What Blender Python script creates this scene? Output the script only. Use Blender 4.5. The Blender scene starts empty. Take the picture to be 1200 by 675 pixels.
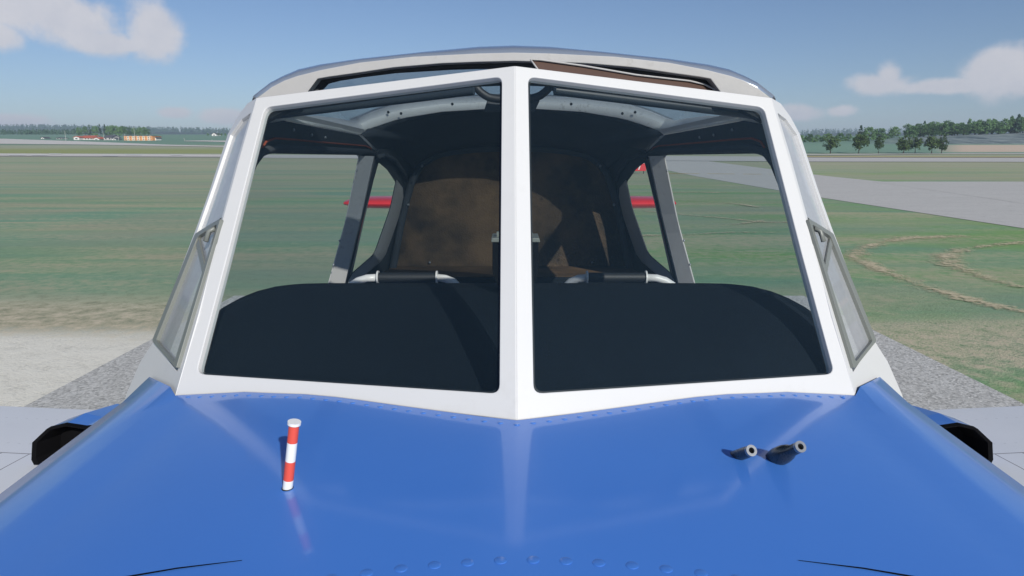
import bpy, bmesh, math, random
from mathutils import Vector, noise as mnoise

random.seed(7)
R = math.radians
scene = bpy.context.scene
COL = scene.collection

# ------------------------------------------------------------------ camera model (1200x675 survey units)
H = 1.90            # eye height
CX = -0.011         # eye stands 1 cm left of the aircraft's plane of symmetry
F = 800.0
PITCH = R(11.34)
cp, sp = math.cos(PITCH), math.sin(PITCH)

def ray(px, py):
    u = (px - 596.0) / F
    v = (337.5 - py) / F
    return Vector((u, cp + v * sp, -sp + v * cp))
def P(px, py, Y):
    d = ray(px, py)
    t = Y / d.y
    return Vector((CX + d.x * t, Y, H + d.z * t))
class Plane:
    def __init__(s, a, b, c):
        s.p = a.copy(); s.n = (b - a).cross(c - a).normalized()
        if s.n.y > 0: s.n = -s.n
    def at(s, px, py, off=0.0):
        d = ray(px, py); o = Vector((CX, 0, H))
        t = (s.p + s.n * off - o).dot(s.n) / d.dot(s.n)
        return o + d * t
def mir(v): return Vector((-v.x, v.y, v.z))

# ------------------------------------------------------------------ object helpers
def tag(o, label=None, cat=None, group=None, kind=None):
    if label: o['label'] = label
    if cat: o['category'] = cat
    if group: o['group'] = group
    if kind: o['kind'] = kind
    return o
def empty(name, loc=(0, 0, 0), rz=0.0, parent=None):
    o = bpy.data.objects.new(name, None); COL.objects.link(o)
    o.location = loc; o.rotation_euler = (0, 0, rz); o.empty_display_size = .2
    if parent: o.parent = parent
    return o
def obj(name, bm, mat, parent=None, smooth=False, bevel=0.0, recalc=True, autosm=None):
    me = bpy.data.meshes.new(name)
    if recalc: bmesh.ops.recalc_face_normals(bm, faces=bm.faces)
    if smooth:
        for f in bm.faces: f.smooth = True
    if autosm is not None:
        for f in bm.faces: f.smooth = True
        for e in bm.edges:
            if len(e.link_faces) == 2 and e.calc_face_angle(0) > R(autosm): e.smooth = False
    bm.to_mesh(me); bm.free()
    for m in (mat if isinstance(mat, (list, tuple)) else [mat]): me.materials.append(m)
    o = bpy.data.objects.new(name, me); COL.objects.link(o)
    if parent: o.parent = parent
    if bevel:
        b = o.modifiers.new('edge', 'BEVEL'); b.width = bevel; b.segments = 2
        b.limit_method = 'ANGLE'; b.angle_limit = R(40)
    return o
def plate(bm, outer, holes, n, th):
    """flat plate: outer loop and hole loops (3D, coplanar), extruded th along n"""
    es = []
    vs_all = []
    for loop in [outer] + list(holes):
        vs = [bm.verts.new(p) for p in loop]
        vs_all += vs
        for i in range(len(vs)): es.append(bm.edges.new((vs[i], vs[(i + 1) % len(vs)])))
    r = bmesh.ops.triangle_fill(bm, edges=es, use_beauty=True, use_dissolve=False, normal=n)
    fs = [g for g in r['geom'] if isinstance(g, bmesh.types.BMFace)]
    if th:
        ex = bmesh.ops.extrude_face_region(bm, geom=fs)
        vv = [g for g in ex['geom'] if isinstance(g, bmesh.types.BMVert)]
        bmesh.ops.translate(bm, vec=n * th, verts=vv)
        # keep both skins
def loft(bm, rows, closed=False, cap=False):
    vr = [[bm.verts.new(p) for p in r] for r in rows]
    for a, b in zip(vr[:-1], vr[1:]):
        k = len(a)
        for i in range(k if closed else k - 1):
            j = (i + 1) % k
            try: bm.faces.new((a[i], a[j], b[j], b[i]))
            except ValueError: pass
    if cap:
        for r in (vr[0], vr[-1]):
            try: bm.faces.new(r)
            except ValueError: pass
    return vr
def tube(bm, pts, r, seg=14, cap=True, taper=None):
    pts = [Vector(p) for p in pts]; rows = []
    for i, p in enumerate(pts):
        d = (pts[min(i + 1, len(pts) - 1)] - pts[max(i - 1, 0)]).normalized()
        a = d.cross(Vector((0, 0, 1)))
        if a.length < 1e-3: a = d.cross(Vector((0, 1, 0)))
        a.normalize(); b = d.cross(a)
        rr = r[i] if isinstance(r, (list, tuple)) else r
        rows.append([p + (a * math.cos(2 * math.pi * k / seg) + b * math.sin(2 * math.pi * k / seg)) * rr for k in range(seg)])
    loft(bm, rows, closed=True, cap=cap)
def box(bm, c, s):
    r = bmesh.ops.create_cube(bm, size=1.0)
    for v in r['verts']: v.co = Vector((v.co.x * s[0] + c[0], v.co.y * s[1] + c[1], v.co.z * s[2] + c[2]))
    return r['verts']
def thicken(o, th, off=-1):
    m = o.modifiers.new('solid', 'SOLIDIFY'); m.thickness = th; m.offset = off
    return o
def roundpoly(pts, r, n=4):
    """round the corners of a polygon given in survey units"""
    out = []; k = len(pts)
    for i in range(k):
        p0, p1, p2 = Vector(pts[i - 1]), Vector(pts[i]), Vector(pts[(i + 1) % k])
        rr = r[i] if isinstance(r, (list, tuple)) else r
        if rr <= 0: out.append(tuple(p1)); continue
        a = p1 + (p0 - p1).normalized() * min(rr, (p0 - p1).length * .45)
        b = p1 + (p2 - p1).normalized() * min(rr, (p2 - p1).length * .45)
        for q in range(n + 1):
            t = q / n
            out.append(tuple(a * (1 - t) ** 2 + p1 * 2 * t * (1 - t) + b * t * t))
    return out
def lerp_curve(pts, n):
    pts = [Vector(p) for p in pts]
    L = [0]
    for a, b in zip(pts[:-1], pts[1:]): L.append(L[-1] + (b - a).length)
    out = []
    for i in range(n):
        s = L[-1] * i / (n - 1); j = 0
        while j < len(pts) - 2 and L[j + 1] < s: j += 1
        t = (s - L[j]) / max(1e-9, L[j + 1] - L[j])
        out.append(pts[j].lerp(pts[j + 1], t))
    return out

# ------------------------------------------------------------------ materials
class NT:
    def __init__(s, name):
        s.m = bpy.data.materials.new(name); s.m.use_nodes = True
        s.t = s.m.node_tree; s.t.nodes.clear()
        s.out = s.t.nodes.new('ShaderNodeOutputMaterial')
    def n(s, typ, **kw):
        nd = s.t.nodes.new(typ)
        for k, v in kw.items():
            if k.startswith('i_'): nd.inputs[k[2:].replace('_', ' ')].default_value = v
            else: setattr(nd, k, v)
        return nd
    def l(s, a, b): s.t.links.new(a, b)
    def coord(s, scale=(1, 1, 1), kind='Object'):
        tc = s.n('ShaderNodeTexCoord'); mp = s.n('ShaderNodeMapping'); mp.inputs['Scale'].default_value = scale
        s.l(tc.outputs[kind], mp.inputs['Vector']); return mp.outputs['Vector']
    def noise(s, vec, scale, detail=4, rough=.55, dist=0.0):
        nd = s.n('ShaderNodeTexNoise'); nd.inputs['Scale'].default_value = scale
        nd.inputs['Detail'].default_value = detail; nd.inputs['Roughness'].default_value = rough
        nd.inputs['Distortion'].default_value = dist
        s.l(vec, nd.inputs['Vector']); return nd.outputs['Fac']
    def ramp(s, fac, stops):
        r = s.n('ShaderNodeValToRGB'); e = r.color_ramp.elements
        while len(e) < len(stops): e.new(.5)
        for el, (p, c) in zip(e, stops):
            el.position = p; el.color = (c, c, c, 1) if isinstance(c, (int, float)) else (*c, 1)
        s.l(fac, r.inputs['Fac']); return r.outputs['Color']
    def mix(s, fac, a, b, blend='MIX'):
        m = s.n('ShaderNodeMix', data_type='RGBA', blend_type=blend)
        for sock, val in ((m.inputs['Factor'], fac), (m.inputs['A'], a), (m.inputs['B'], b)): pass
        def setin(idx, val):
            sock = m.inputs[idx]
            if hasattr(val, 'links'): s.l(val, sock)
            elif isinstance(val, (int, float)): sock.default_value = val
            else: sock.default_value = (*val, 1)
        setin(0, fac); setin(6, a); setin(7, b)
        return m.outputs[2]
    def math(s, op, a, b=None, clamp=False):
        m = s.n('ShaderNodeMath', operation=op, use_clamp=clamp)
        for i, v in enumerate((a, b)):
            if v is None: continue
            if hasattr(v, 'links'): s.l(v, m.inputs[i])
            else: m.inputs[i].default_value = v
        return m.outputs[0]
    def step(s, v, a, b):
        m = s.n('ShaderNodeMapRange', interpolation_type='SMOOTHSTEP'); m.clamp = True
        s.l(v, m.inputs['Value']); m.inputs['From Min'].default_value = a; m.inputs['From Max'].default_value = b
        return m.outputs['Result']
    def bump(s, h, strength, dist=.01):
        b = s.n('ShaderNodeBump'); b.inputs['Strength'].default_value = strength; b.inputs['Distance'].default_value = dist
        s.l(h, b.inputs['Height']); return b.outputs['Normal']
    def bsdf(s, color, rough=.5, metallic=0, coat=0, coatr=.05, normal=None, spec=.5):
        b = s.n('ShaderNodeBsdfPrincipled')
        if hasattr(color, 'links'): s.l(color, b.inputs['Base Color'])
        else: b.inputs['Base Color'].default_value = (*color, 1)
        if hasattr(rough, 'links'): s.l(rough, b.inputs['Roughness'])
        else: b.inputs['Roughness'].default_value = rough
        b.inputs['Metallic'].default_value = metallic
        b.inputs['Coat Weight'].default_value = coat; b.inputs['Coat Roughness'].default_value = coatr
        b.inputs['Specular IOR Level'].default_value = spec
        if normal is not None: s.l(normal, b.inputs['Normal'])
        s.l(b.outputs[0], s.out.inputs['Surface']); return b

def paint(name, col, rough=.35, coat=0.0, var=.12, grime=0.0, bump=0.0, scale=6, spec=.5, metallic=0, coatr=.05):
    t = NT(name); v = t.coord()
    n1 = t.noise(v, scale, 5, .6); n2 = t.noise(v, scale * 9, 4, .6)
    dark = tuple(c * (1 - var) for c in col); lite = tuple(min(1, c * (1 + var * .6)) for c in col)
    c = t.mix(n1, dark, lite)
    if grime:
        g = t.math('MULTIPLY', t.ramp(n2, [(.52, 0), (.75, 1)]), t.ramp(n1, [(.45, 0), (.7, 1)]))
        c = t.mix(t.math('MULTIPLY', g, grime), c, (.22, .20, .17))
    rg = t.math('ADD', t.math('MULTIPLY', n2, .12), rough - .06)
    nm = t.bump(n2, bump, .004) if bump else None
    t.bsdf(c, rg, metallic=metallic, coat=coat, normal=nm, spec=spec, coatr=coatr)
    return t.m

M = {}
M['white'] = paint('white_paint', (.645, .64, .63), .38, var=.03, grime=.10, scale=5)
M['blue'] = None
M['gray_metal'] = paint('weathered_gray_paint', (.45, .44, .43), .55, var=.14, grime=.75, scale=9, bump=.1)
M['rail'] = paint('worn_offwhite_paint', (.76, .74, .70), .5, var=.10, grime=.7, scale=9)
M['dark'] = paint('cabin_shade_and_trim', (.052, .058, .066), .75, var=.25, scale=14, bump=.2, spec=.25)  # cabin shade painted dark over light grey panels; also dark seals and mount
M['navy'] = paint('navy_coaming', (.0028, .0065, .0115), .8, var=.25, scale=30, bump=.3, spec=.2)
M['black'] = paint('black_rubber', (.012, .014, .017), .55, var=.2, scale=20)
M['blackpaint'] = paint('black_tube_paint', (.02, .028, .036), .4, var=.2, scale=12)
M['void'] = paint('flat_black', (.004, .004, .005), .9, var=.3, spec=.1)  # matt near-black for bores, ducts, gaps and the compass
M['red'] = paint('red_paint', (.62, .03, .035), .4, coat=.3, var=.12)
M['pinred'] = paint('pin_red', (.75, .09, .055), .45, var=.06, scale=60)
M['pinwhite'] = paint('pin_white', (.82, .82, .80), .45, var=.04, scale=60)
M['leather'] = None
M['seal'] = paint('red_brown_seal', (.25, .05, .02), .7, var=.2)
M['steel'] = paint('vent_steel', (.32, .33, .34), .3, metallic=.6, var=.2, scale=40)
M['pipe'] = paint('dark_pipe', (.07, .08, .09), .28, metallic=.5, var=.3, scale=60)
M['framegray'] = paint('sliding_frame_gray', (.19, .20, .18), .4, var=.1, scale=20)
M['visor'] = paint('brown_visor', (.10, .06, .045), .4, var=.2, scale=20)

t = NT('blue_paint'); v = t.coord()
n1 = t.noise(v, 3, 4); n2 = t.noise(v, 45, 5, .65)
c = t.mix(n1, (.056, .198, .62), (.063, .218, .66))
b = t.bsdf(c, t.math('ADD', t.math('MULTIPLY', n2, .10), .36), coat=.75, coatr=.085, normal=t.bump(t.noise(v, 9, 2), .03, .01))
M['blue'] = t.m

M['roofskin'] = paint('glossy_roof_paint', (.46, .52, .60), .18, coat=1.0, var=.08, metallic=.6)
t = NT('brown_leather'); v = t.coord()
n1 = t.noise(v, 4, 5, .6); vo = t.n('ShaderNodeTexVoronoi'); vo.inputs['Scale'].default_value = 140; t.l(v, vo.inputs['Vector'])
c = t.mix(t.ramp(n1, [(.32, 0), (.72, 1)]), (.032, .022, .013), (.23, .135, .065))
t.bsdf(c, .7, normal=t.bump(t.math('ADD', vo.outputs['Distance'], n1), .35, .004), spec=.3)
M['leather'] = t.m

def glass(name, tint, gloss=1.0, dust=0.0, dustcol=(.8, .82, .84), rough=.0):
    t = NT(name)
    tr = t.n('ShaderNodeBsdfTransparent'); tr.inputs['Color'].default_value = (*tint, 1)
    gl = t.n('ShaderNodeBsdfGlossy'); gl.inputs['Roughness'].default_value = rough; gl.inputs['Color'].default_value = (.9, .9, .9, 1)
    fr = t.n('ShaderNodeFresnel'); ge = t.n('ShaderNodeNewGeometry')
    t.l(t.math('ADD', t.math('MULTIPLY', ge.outputs['Backfacing'], 1 / 1.45 - 1.45), 1.45), fr.inputs['IOR'])
    mx = t.n('ShaderNodeMixShader'); t.l(t.math('MULTIPLY', fr.outputs[0], gloss), mx.inputs[0])
    last = tr.outputs[0]
    if dust:
        v = t.coord(); n1 = t.noise(v, 7, 6, .65); n2 = t.noise(v, 60, 5, .7)
        d = t.n('ShaderNodeBsdfDiffuse'); d.inputs['Color'].default_value = (*dustcol, 1)
        tl = t.n('ShaderNodeBsdfTranslucent'); tl.inputs['Color'].default_value = (*dustcol, 1)
        ad = t.n('ShaderNodeMixShader'); ad.inputs[0].default_value = .3
        t.l(d.outputs[0], ad.inputs[1]); t.l(tl.outputs[0], ad.inputs[2])
        f = t.math('MULTIPLY', t.math('ADD', t.math('MULTIPLY', n1, .35), t.math('ADD', t.math('MULTIPLY', n2, .25), .70)), dust, clamp=True)
        m2 = t.n('ShaderNodeMixShader'); t.l(f, m2.inputs[0]); t.l(tr.outputs[0], m2.inputs[1]); t.l(ad.outputs[0], m2.inputs[2])
        last = m2.outputs[0]
    t.l(last, mx.inputs[1]); t.l(gl.outputs[0], mx.inputs[2])
    t.l(mx.outputs[0], t.out.inputs['Surface'])
    return t.m
M['windscreen'] = glass('windscreen_glass', (.82, .86, .86), .8, dust=.017, dustcol=(.36, .66, .88))  # bluish dust layer added as a light veil over the dark dash
M['door_glass'] = glass('door_plexiglass', (.90, .92, .92), .025)
M['sky_glass'] = glass('skylight_plexiglass', (.36, .41, .45), .3, dust=.26, dustcol=(.70, .82, .95))  # tint added to dim the cabin's sunlight, bluish dust to brighten the sky view
M['quarter'] = glass('dusty_plexiglass', (.86, .89, .90), .8, dust=.62, dustcol=(.86, .87, .89), rough=.03)
M['vent'] = glass('dusty_vent_plexiglass', (.82, .86, .84), .8, dust=.52, rough=.03)

# ================================================================== AIRCRAFT
air = empty('light_aircraft', (0, 2.2, 0))
tag(air, 'blue nosed light aircraft with white two-pane windscreen and red tailplane, parked on gravel', 'aircraft')
OFF = Vector((0, 2.2, 0))
def part(name, bm, mat, parent=None, **kw):
    """link a part; geometry is given in world space, so shift it into the aircraft's frame"""
    bmesh.ops.translate(bm, vec=-OFF, verts=bm.verts)
    return obj(name, bm, mat, parent or air, **kw)

KNOB = {}
def knob(name, pos, r, mat, parent, h=1.0):
    '''a small domed head (screw, rivet) as a part of its own; heads of one kind share their mesh'''
    key = (name, mat.name)
    if key not in KNOB:
        bm = bmesh.new(); bmesh.ops.create_uvsphere(bm, u_segments=12, v_segments=8, radius=1.0)
        for f in bm.faces: f.smooth = True
        me = bpy.data.meshes.new(name); bm.to_mesh(me); bm.free(); me.materials.append(mat); KNOB[key] = me
    o = bpy.data.objects.new(name, KNOB[key]); COL.objects.link(o); o.parent = parent
    o.location = pos - OFF; o.scale = (r, r, r * h); return o

# ---- windscreen: two flat halves meeting in a V
Bc = P(604.9, 492.5, .87); Bc.x = 0
Tc = P(602, 77, 1.22); Tc.x = 0
W = Plane(Bc, Tc, P(205, 462.5, 1.06))
def sx(v):                        # put vertices close to the centre line exactly on it
    if abs(v.x) < .004: v.x = 0
    return v
def wl(px, off=0.0): return [sx(W.at(x, y, off)) for x, y in px]
frame_outer = [(604.9, 492.5), (600, 492), (533, 484), (467, 475.3), (420, 468.7), (392.5, 465.2), (356, 462), (319, 460.8), (286, 459.4), (255, 461), (205.5, 463.5),
               (232, 370), (260, 262), (280, 188), (301, 114.5), (602, 77)]
frame_hole = roundpoly([(588, 89.5), (585, 461), (229.5, 438), (266, 300), (310, 125.5)], [9, 11, 11, 0, 8], 5)
for i in range(1): pass
bm = bmesh.new()
for m in (False, True):
    o_, h_ = wl(frame_outer), wl(frame_hole)
    o_[0] = Bc.copy(); o_[-1] = Tc.copy()
    n = -W.n
    if m: o_, h_, n = [mir(v) for v in o_], [mir(v) for v in h_], mir(n)
    plate(bm, o_, [h_], n, .016)
wf = part('windscreen_frame', bm, M['white'], bevel=.0015)
for m in (False, True):
    bm = bmesh.new()
    px = [(590, 86), (588, 466), (224, 442), (262, 300), (306, 122)]
    pl = wl(px, -.009)
    if m: pl = [mir(v) for v in pl]
    bm.faces.new([bm.verts.new(p) for p in pl])
    part('windscreen_pane', bm, M['windscreen'], wf)
# thin black gasket round the panes and the black header strip behind the frame
strip = [(590, 84), (588, 97), (552, 98.6), (450, 112.2), (338, 127.5), (311, 142), (304, 128), (308, 119)]
for m in (False, True):
    bm = bmesh.new(); pl = wl(strip, -.020); n = -W.n
    if m: pl, n = [mir(v) for v in pl], mir(n)
    plate(bm, pl, [], n, .008)
    part('header_seal', bm, M['black'], wf)
gin = roundpoly([(586, 91.5), (583.3, 459.3), (231.5, 436.5), (267.6, 300), (311.5, 127.3)], [9, 11, 11, 0, 8], 5)
gout = roundpoly([(590, 87), (587, 463.5), (227, 440), (264, 300), (308.5, 123)], [9, 11, 11, 0, 8], 5)
for m in (False, True):
    bm = bmesh.new(); a, b_, n = wl(gout, -.0115), wl(gin, -.0115), -W.n
    if m: a, b_, n = [mir(v) for v in a], [mir(v) for v in b_], mir(n)
    plate(bm, a, [b_], n, .003)
    part('gasket', bm, M['black'], wf)

# ---- quarter windows (45 degree facets beside the windscreen)
Q = Plane(W.at(205.5, 463.5), W.at(301, 114.5), P(230, 267, 1.36))
def ql(px, off=0.0): return [Q.at(x, y, off) for x, y in px]
q_outer = [(205.5, 463.5), (232, 370), (260, 262), (280, 188), (301, 114.5), (290, 121), (278, 137), (267, 157), (246, 222), (230, 267), (204, 335), (180, 400), (165, 423), (148, 462), (140, 490), (185, 490)]
q_hole = [(207.5, 436), (240, 330), (259.5, 256), (279, 183), (294, 132), (283, 140), (270, 158), (248.5, 222), (232.2, 268), (206.5, 334), (180.5, 398)]
for m in (False, True):
    s = mir if m else (lambda v: v)
    bm = bmesh.new(); plate(bm, [s(v) for v in ql(q_outer)], [[s(v) for v in ql(q_hole)]], s(-Q.n), .012)
    qf = part('quarter_frame', bm, M['white'], bevel=.001)
    bm = bmesh.new()
    up = ql([(261, 254), (281, 182), (295, 131), (282, 139), (269, 157), (247.5, 222), (229.5, 273)], -.006)
    bm.faces.new([bm.verts.new(s(p)) for p in up]); part('quarter_pane', bm, M['quarter'], qf)
    # sliding vent window in its own grey frame, standing proud of the pane
    vo_ = [(258.5, 255.5), (228.5, 273.5), (177.8, 399.5), (206, 432)]
    vi_ = [(254.3, 262.5), (231.5, 277), (182.5, 399), (204, 424)]
    bm = bmesh.new(); plate(bm, [s(v) for v in ql(roundpoly(vo_, 2.5, 3), .006)], [[s(v) for v in ql(roundpoly(vi_, 3, 3), .006)]], s(-Q.n), .012)
    part('vent_frame', bm, M['framegray'], qf, bevel=.0008)
    bm = bmesh.new(); bm.faces.new([bm.verts.new(s(p)) for p in ql([(256, 259), (230, 275), (180, 399.5), (205, 428)], -.001)])
    part('vent_pane', bm, M['vent'], qf)
    # latch and stay inside the vent window
    bm = bmesh.new()
    tube(bm, [s(Q.at(252, 268, .006)), s(Q.at(245, 271, .012)), s(Q.at(241, 283, .012))], .0045, 8)
    part('vent_latch', bm, M['framegray'], qf, smooth=True)
    bm = bmesh.new()
    plate(bm, [s(v) for v in ql([(228, 279), (232, 277), (241, 318), (238, 324)], .0035)], [], s(-Q.n), .003)
    part('vent_stay', bm, M['framegray'], qf)

# ---- cabin sides: door windows, pillars
S = Plane(Q.at(230, 267), Q.at(180, 400), P(422, 181, 2.45))
def sl(px, off=0.0): return [S.at(x, y, off) for x, y in px]
Sin = S.n * 1.0                   # normal pointing towards the eye = towards the cabin's inside
s_outer = [(276, 157), (254, 222), (236, 267), (209, 335), (185, 400), (168, 440), (345, 455), (384, 432), (407, 331), (424, 255), (442, 178), (421, 158), (375.6, 149.6), (335, 142), (306, 133), (290, 128)]
s_hole = roundpoly([(310, 180), (421.8, 181.5), (405, 262), (386, 331), (366, 420), (196, 420), (225, 345), (262, 262), (288, 212)], [10, 6, 0, 0, 4, 4, 0, 0, 6], 4)
hdr = [(335, 142.3), (375.6, 150), (421, 158.4), (441.5, 178.5), (439, 186), (432, 183.5), (421.8, 181.9)] + [(312, 180.2), (303, 186), (295, 198), (284, 222), (270, 256), (262, 256), (276, 216), (292, 172), (309, 147)]
for m in (False, True):
    s = mir if m else (lambda v: v)
    bm = bmesh.new(); plate(bm, [s(S.at(x, y) + S.n * .012) for x, y in s_outer], [[s(v) for v in sl(s_hole, .012)]], s(-S.n), .004)
    cs = part('cabin_side', bm, M['gray_metal'])
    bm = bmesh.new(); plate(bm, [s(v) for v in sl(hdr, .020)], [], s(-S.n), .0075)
    part('shaded_surround', bm, M['dark'], cs, bevel=.002)  # dark overlay plate: the header's shade put into its colour
    # raised lip of the window opening
    lip = [(441.5, 183), (432, 178), (380, 176), (322, 173), (306, 178), (296, 192), (280, 232)]
    bm = bmesh.new(); tube(bm, [s(S.at(x, y, .022)) for x, y in lip], .010, 10); part('window_lip', bm, M['dark'], cs, smooth=True)
    pip = [(438.5, 184), (434, 173.5), (428, 171), (380, 167), (343, 163.5), (322, 162), (312, 166), (303, 180), (290, 207)]
    bm = bmesh.new(); tube(bm, [s(S.at(x, y, .022)) for x, y in pip], .0028, 6); part('red_piping', bm, M['seal'], cs, smooth=True)
    bm = bmesh.new(); bm.faces.new([bm.verts.new(s(p)) for p in sl([(300, 172), (426, 174), (407, 262), (372, 425), (190, 425), (258, 262)], -.010)])
    part('door_pane', bm, M['door_glass'], cs)
    bm = bmesh.new()
    pL = [S.at(v.x, v.y, .014) for v in lerp_curve([(421.8, 182.5, 0), (405, 262, 0), (386, 331, 0), (372, 385, 0)], 10)]
    pR = [P(v.x, v.y, a_.y + .046) for v, a_ in zip(lerp_curve([(438.5, 183, 0), (423, 255, 0), (404.5, 331, 0), (392, 385, 0)], 10), pL)]
    pB = [S.at(v.x, v.y, .004) for v in lerp_curve([(440, 183, 0), (424.5, 255, 0), (406, 331, 0), (393, 385, 0)], 10)]
    loft(bm, [[s(v) for v in r_] for r_ in (pL, pR, pB)])
    part('door_pillar', bm, M['gray_metal'], cs, bevel=.0015)
    bm = bmesh.new(); tube(bm, [s(S.at(x, y, .02)) for x, y in [(440.5, 184), (425, 255), (406.5, 331), (394, 385)]], .005, 8)
    part('pillar_seal', bm, M['seal'], cs, smooth=True)
    # screws
    for x, y in [(344, 152), (381, 161), (427, 164), (418, 200), (398, 282), (391, 310), (365, 158)]:
        knob('screw', s(S.at(x, y, .028 if y > 190 else .020)), .0042, M['steel'], cs)

# ---- rear side windows
Rp = Plane(P(440, 180, 2.55), P(410, 330, 2.6), P(470, 240, 3.0))
def rl(px, off=0.0): return [Rp.at(x, y, off) for x, y in px]
r_outer = [(443, 176), (470, 172), (494, 191), (482, 215), (476, 236), (469, 268), (461, 312), (455, 345), (400, 345)]
r_hole = roundpoly([(443.8, 190), (454.5, 199), (464.3, 213.5), (457.5, 245), (438.8, 298), (413.5, 320), (408, 330), (424, 262)], [2, 2, 2, 6, 6, 2, 0, 0], 3)
rr_out = [(464.3, 211), (468, 214), (473, 224), (469, 248), (449.5, 303), (425, 324), (408, 334)]
rr_in = [(408, 329.5), (413.5, 320), (438.8, 298), (457.5, 245)]
for m in (False, True):
    s = mir if m else (lambda v: v)
    bm = bmesh.new(); plate(bm, [s(v) for v in rl(r_outer)], [[s(v) for v in rl(r_hole)]], s(-Rp.n), .004)
    rs = part('rear_side', bm, M['dark'])
    bm = bmesh.new(); ro_ = lerp_curve([Vector((x, y, 0)) for x, y in rr_out], 14); ri_ = lerp_curve([Vector((x, y, 0)) for x, y in [(464.3, 212)] + list(reversed(rr_in))], 14)
    ri3 = [Rp.at(v.x, v.y, .003) for v in ri_]; ro3 = [P(v.x, v.y, Rp.at(v.x, v.y).y - .05) for v in ro_]
    loft(bm, [[s(v) for v in ri3], [s(v) for v in ro3], [s(Rp.at(v.x + 1, v.y, .002)) for v in ro_]])
    part('rear_window_frame', bm, M['gray_metal'], rs, autosm=40)
    bm = bmesh.new(); tube(bm, [s(Rp.at(x, y, .012)) for x, y in [(443, 184), (450, 181.5), (462, 187), (473, 202), (476, 212)]], .009, 8)
    part('rear_window_lip', bm, M['dark'], rs, smooth=True)
    bm = bmesh.new(); bm.faces.new([bm.verts.new(s(p)) for p in rl([(440, 184), (458, 196), (468, 212), (461, 247), (441, 301), (412, 326), (404, 335)], -.015)])
    part('rear_pane', bm, M['door_glass'], rs)

# ---- rear bulkhead, shelf and headliner
arch = [(597.5, 173), (587, 173.5), (560, 174.5), (534, 177), (518, 180), (505, 185), (494, 193), (487, 203), (482, 215), (476, 236), (469, 268), (461, 312), (455, 345)]
YB = 3.0
bm = bmesh.new()
bo = [P(x, y, YB + .05) for x, y in arch]
bo = [Vector((v.x * 1.06, v.y, v.z + (.03 if i < 8 else 0))) for i, v in enumerate(bo)]
bo[0].x = 0
loop = bo + [mir(v) for v in reversed(bo[1:])]
bm.faces.new([bm.verts.new(p) for p in loop])
bk = part('bulkhead', bm, M['leather'])
thicken(bk, .02)
# padded rim that frames the recessed bulkhead panel
bm = bmesh.new(); pts = [P(x, y, YB - .005) for x, y in arch]
ring = pts + [mir(v) for v in reversed(pts[1:])]
tube(bm, ring, .016, 10); part('bulkhead_rim', bm, M['dark'], smooth=True)
for x, y in [(523.5, 181), (494.5, 194.5), (478.5, 240), (503.5, 307.5)]:
    for m in (False, True):
        c_ = P(x, y, YB - .018 if x < 500 else YB + .04)
        knob('screw', mir(c_) if m else c_, .006, M['steel'], bk)
# shelf
z1, z2 = P(597, 312, YB + .04).z, P(597, 323, 2.76).z
bm = bmesh.new()
loft(bm, [[Vector((-.53, YB + .04, z1)), Vector((.53, YB + .04, z1))], [Vector((-.55, 2.76, z2)), Vector((.55, 2.76, z2))], [Vector((-.55, 2.74, z2 - .004)), Vector((.55, 2.74, z2 - .004))]])
part('parcel_shelf', bm, M['leather'])
bm = bmesh.new()
loft(bm, [[Vector((-.57, 2.739, z2 - .002)), Vector((.57, 2.739, z2 - .002))], [Vector((-.57, 2.70, z2 - .45)), Vector((.57, 2.70, z2 - .45))]])
part('rear_seat_panel', bm, M['navy'])
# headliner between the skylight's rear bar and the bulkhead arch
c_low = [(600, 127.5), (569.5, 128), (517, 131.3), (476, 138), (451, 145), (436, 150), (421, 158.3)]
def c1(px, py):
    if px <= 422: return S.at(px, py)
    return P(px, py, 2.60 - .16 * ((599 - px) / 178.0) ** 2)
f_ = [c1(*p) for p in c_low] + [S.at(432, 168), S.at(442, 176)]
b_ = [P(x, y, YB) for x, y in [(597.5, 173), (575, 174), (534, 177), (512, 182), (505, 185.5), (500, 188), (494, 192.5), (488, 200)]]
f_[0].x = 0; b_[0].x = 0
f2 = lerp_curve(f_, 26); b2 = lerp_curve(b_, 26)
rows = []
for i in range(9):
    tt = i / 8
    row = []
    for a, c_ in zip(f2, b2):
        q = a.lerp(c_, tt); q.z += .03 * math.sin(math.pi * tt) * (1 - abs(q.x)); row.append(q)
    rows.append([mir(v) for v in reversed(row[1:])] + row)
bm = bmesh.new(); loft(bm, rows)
hl = part('headliner', bm, M['dark'], smooth=True); thicken(hl, .02, 1)  # light grey roof lining, its shade painted in as dark colour

# ---- skylight: grey rails and rear bar, tinted panel, roof skin, front hoop
up = [(600, 113), (567, 114), (517, 115.8), (476, 120.5), (461, 124), (448, 128), (436, 132), (418, 139.7), (408, 143)]
lo = [(600, 127.5), (569.5, 128), (517, 131.3), (476, 138), (463, 141), (451, 145), (436, 150), (428, 154), (421, 158.3)]
upr = [(408, 143), (393, 139.8), (370.5, 137.2), (335, 138)]
lor = [(421, 158.3), (400, 154.3), (375.6, 149.8), (335, 142.2)]
U = []; Lw = []
for (a, b2_), (c_, d_) in zip(up, lo):
    q = c1(c_, d_); Lw.append(q); U.append(P(a, b2_, q.y + .035))
for (a, b2_), (c_, d_) in list(zip(upr, lor))[1:]:
    q = S.at(c_, d_, .004); Lw.append(q); U.append(P(a, b2_, q.y + .03))
U[0].x = 0; Lw[0].x = 0
U_rear, U_rail = U[:9], U[8:]
rowU = [mir(v) for v in reversed(U[1:])] + U
rowL = [mir(v) for v in reversed(Lw[1:])] + Lw
rowM = [(a + b2_) * .5 + Vector((0, -.012, 0)) for a, b2_ in zip(rowU, rowL)]
bm = bmesh.new(); loft(bm, [rowU, rowM, rowL])
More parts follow.
